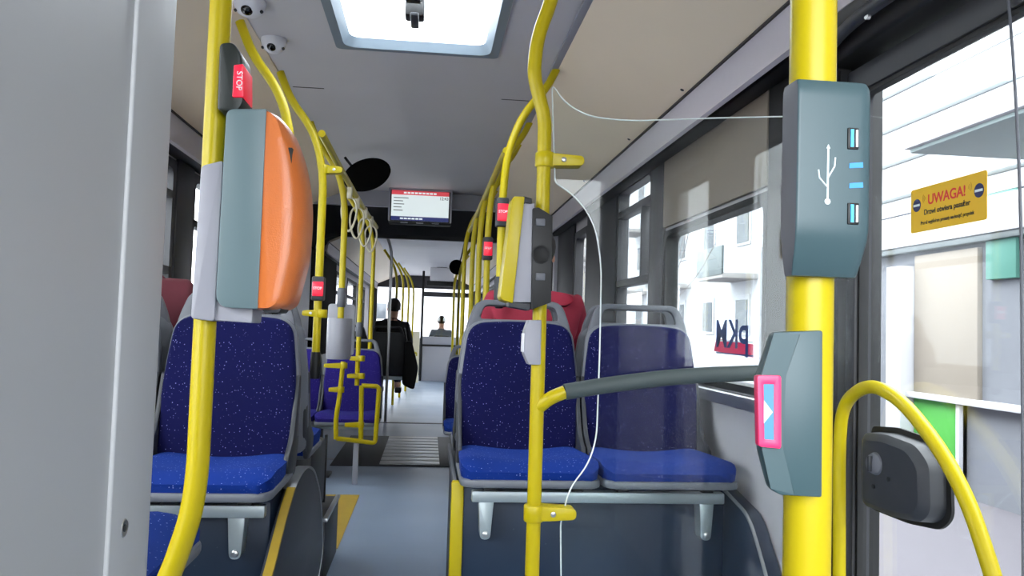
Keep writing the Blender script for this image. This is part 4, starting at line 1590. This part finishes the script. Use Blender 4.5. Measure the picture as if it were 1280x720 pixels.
person('person in a red jacket seated beyond the right seats, facing away', (.45, 3.565, .745), 0, 'redcloth', .03, True)
person('person in a maroon jacket by the left wall, mostly hidden', (-1.045, 3.34, .735), 0, 'maroon', -.21)
person('person in a black coat seated on the left beyond the joint', (-.50, 10.42, .62), 0, 'blackcloth', .06)
t = thing('hanging_bag', 'black bag hanging into the aisle beside the person in black', 'bag', (-.2, 10.0, .45))
b = loft([[(p[0] + ox, y, p[1]) for p in rpoly([(-.30, .42), (-.17, .36), (-.13, .62), (-.22, .95), (-.29, .95)], .04)] for y, ox in ((9.86, .02), (9.90, 0), (10.0, 0), (10.04, .02))])
obj('bag_body', b, 'blackcloth', t)
obj('bag_strap', tube(fillet([(-.26, 9.95, .9), (-.30, 9.98, 1.1), (-.30, 10.06, 1.1), (-.25, 10.02, .9)], .05), .012, 8), 'black', t)
# driver and seat
t = thing('driver_seat', 'dark driver seat behind the cab partition at the far front', 'seat', (.25, 17.25, 0))
obj('seat_base', bx(.05, .5, 17.1, 17.6, .001, .36, .04), 'dgrey', t)
obj('seat_cushion', bx(.03, .52, 17.14, 17.6, .355, .45, .04), 'black', t)
obj('backrest', prism(rpoly([(.05, .44), (.50, .44), (.46, .95), (.09, .95)], .08), 'Y', 17.04, 17.13, .02), 'black', t)
person('driver in grey seen from behind through the cab window', (.27, 17.36, .50), 0, 'greycloth')

# ------------------------------------------------------------------ outside
tag(obj('road', bx(-40, 2.2, -30, 80, -.40, -.36), 'road'), 'road the bus stands on, made pale to bounce light inside', 'road', kind='structure')
tag(obj('pavement', bx(2.2, 40, -30, 80, -.40, -.26), 'pave'), 'pale paved footway outside the right door', 'pavement', kind='structure')
# shop front opposite the door, built from seen positions at its own plane
WX = 4.9
t = thing('shop_building', 'pale grey shop front across the pavement outside the right door', 'building', (WX, 7, -.26))
obj('wall', bx(WX, WX + 4, -6, 11.5, -.26, 4.6), 'facade', t)


def onwall(name, pix, m_, d=.06, X=None, inset=0):
    Xw = X or WX
    pts = [(atX(a, b_, Xw).y, atX(a, b_, Xw).z) for a, b_ in pix]
    y0, y1 = min(p[0] for p in pts), max(p[0] for p in pts)
    z0, z1 = min(p[1] for p in pts), max(p[1] for p in pts)
    return obj(name, bx(Xw - d, Xw + .01, y0, y1, max(z0, -.25), z1, .006), m_, t)


def rect(name, y0, y1, z0, z1, m_, d=.06):
    return obj(name, bx(WX - d, WX + .01, y0, y1, z0, z1, .006), m_, t)


# positions in metres along the street (y) and height
yA = atX(1128, 400, WX).y
yB = atX(1147, 400, WX).y
yC = atX(1228, 400, WX).y
rect('column', yB, yA, -.25, 1.9, 'facade3', .18)
rect('beige_board', yC, yB - .02, .62, 2.0, 'beigeboard', .05)
rect('green_panel', yC + .25, yB - .02, -.15, .58, 'green', .05)
rect('green_panel', atX(1200, 500, WX).y, yC + .2, -.15, .58, 'green', .045)
rect('panel_post', yC + .2, yC + .25, -.2, .6, 'facade3', .08)
rect('ledge', yC - 3.0, yB, .585, .64, 'facade3', .12)
rect('mint_panel', atX(1278, 240, WX).y, atX(1240, 240, WX).y, 1.7, 2.45, 'mint', .06)
rect('fascia', -4, 11, 2.1, 2.42, 'facade3', .12)
rect('fascia_line', -4, 11, 2.04, 2.10, 'canopy', .10)
for k in range(5):
    rect('siding_board', -4, 11.4, 2.62 + k * .38, 2.66 + k * .38, 'canopy', .04)
ycan = atX(1137, 190, 3.6).y
zcan = atX(1137, 192, 3.6).z
obj('canopy', bx(3.6, WX, -4, ycan, zcan, zcan + .10, .01), 'soffit', t)
obj('canopy_edge', bx(3.56, 3.62, -4, ycan + .02, zcan + .03, zcan + .15, .01), 'facade3', t)
rect('upper_wall', -5, 11.45, 2.46, 4.58, 'facade3', .03)
for y_ in (1.5, 3.4):
    o_ = rect('shop_window', y_, y_ + 1.2, .7, 1.95, 'shopglass', .03)


def block(name, label, x0, x1, y0, y1, z1, m_, floors, cols, balc=True):
    t = thing(name, label, 'building', ((x0 + x1) / 2, (y0 + y1) / 2, -.26))
    obj('wall', bx(x0, x1, y0, y1, -.26, z1), m_, t)
    obj('roof_edge', bx(x0 - .2, x1 + .2, y0 - .2, y1 + .2, z1, z1 + .25, .03), 'canopy', t)
    fh = z1 / floors
    n = (y1 - y0) / cols
    for i in range(floors):
        for j in range(cols):
            yy = y0 + (j + .5) * n
            zz = i * fh + fh * .45
            f = obj('window', bx(x0 - .05, x0 + .02, yy - .55, yy + .55, zz - .1, zz + fh * .42, .02), 'facade3', t)
            obj('pane', bx(x0 - .07, x0 - .04, yy - .45, yy + .45, zz, zz + fh * .36), 'extwin', f)
        if balc and i:
            for j in range(0, cols, 2):
                yy = y0 + (j + .5) * n
                zz = i * fh + .05
                bb = obj('balcony', bx(x0 - 1.1, x0 + .02, yy - 1.1, yy + 1.1, zz, zz + .16, .02), 'facade2', t)
                obj('balcony_front', bx(x0 - 1.12, x0 - 1.05, yy - 1.1, yy + 1.1, zz + .1, zz + .95, .01), 'canopy', bb)
    # gable end windows towards the bus stop
    for i in range(floors):
        for j in range(2):
            xx = x0 + (j + .5) * (x1 - x0) / 2
            zz = i * fh + fh * .45
            obj('end_window', bx(xx - .5, xx + .5, y0 - .05, y0 + .02, zz, zz + fh * .36, .02), 'extwin', t)


block('street_building', 'pale block of flats with balconies seen through the right window', 9.5, 17, 16, 40, 11, 'facade3', 4, 8)
block('street_building', 'cream block farther along the street on the right', 11, 20, 42, 60, 15, 'facade2', 5, 6)
block('street_building', 'low pale house right behind the shop front', 7.5, 12, 12.2, 15.5, 6, 'facade2', 2, 2, False)
block('street_building', 'pale block across the road on the left', -20, -12, 0, 26, 12, 'facade3', 4, 8)
block('street_building', 'pale block across the far end of the street', -10, 14, 66, 74, 14, 'facade3', 4, 3, False)
# bare tree
t = thing('bare_tree', 'bare thin street tree seen through the right window', 'tree', (5.5, 17.5, -.26))
obj('trunk', tube([(5.5, 17.5, -.28), (5.52, 17.5, 1.5), (5.45, 17.5, 3.0), (5.5, 17.5, 4.6)], .06, 10, rad=[.05, .04, .03, .01]), 'bark', t)
for k in range(9):
    a = k * 2.4
    z0 = 1.9 + k * .28
    p = [(5.49, 17.5, z0), (5.49 + .5 * math.cos(a), 17.5 + .5 * math.sin(a), z0 + .55), (5.49 + .9 * math.cos(a), 17.5 + .9 * math.sin(a), z0 + 1.3)]
    obj('branch', tube(fillet(p, .3), .008, 7, rad=None), 'bark', t)

# ------------------------------------------------------------------ light
wd = bpy.data.worlds.new('overcast_sky')
scn.world = wd
wd.use_nodes = True
nt = wd.node_tree
bg = nt.nodes['Background']
bg.inputs[0].default_value = (.90, .95, 1.0, 1)
bg.inputs[1].default_value = 4.0

vs = scn.view_settings
scn.display_settings.display_device = 'sRGB'
vs.view_transform = 'Standard'
vs.look = 'None'
vs.gamma = 1
vs.use_curve_mapping = False
vs.exposure = 1.62
cy_ = scn.cycles
cy_.use_denoising = True
cy_.max_bounces = 10
cy_.diffuse_bounces = 6
cy_.glossy_bounces = 4
cy_.transmission_bounces = 8
cy_.transparent_max_bounces = 24
cy_.sample_clamp_indirect = 8
cy_.caustics_reflective = False
cy_.caustics_refractive = False
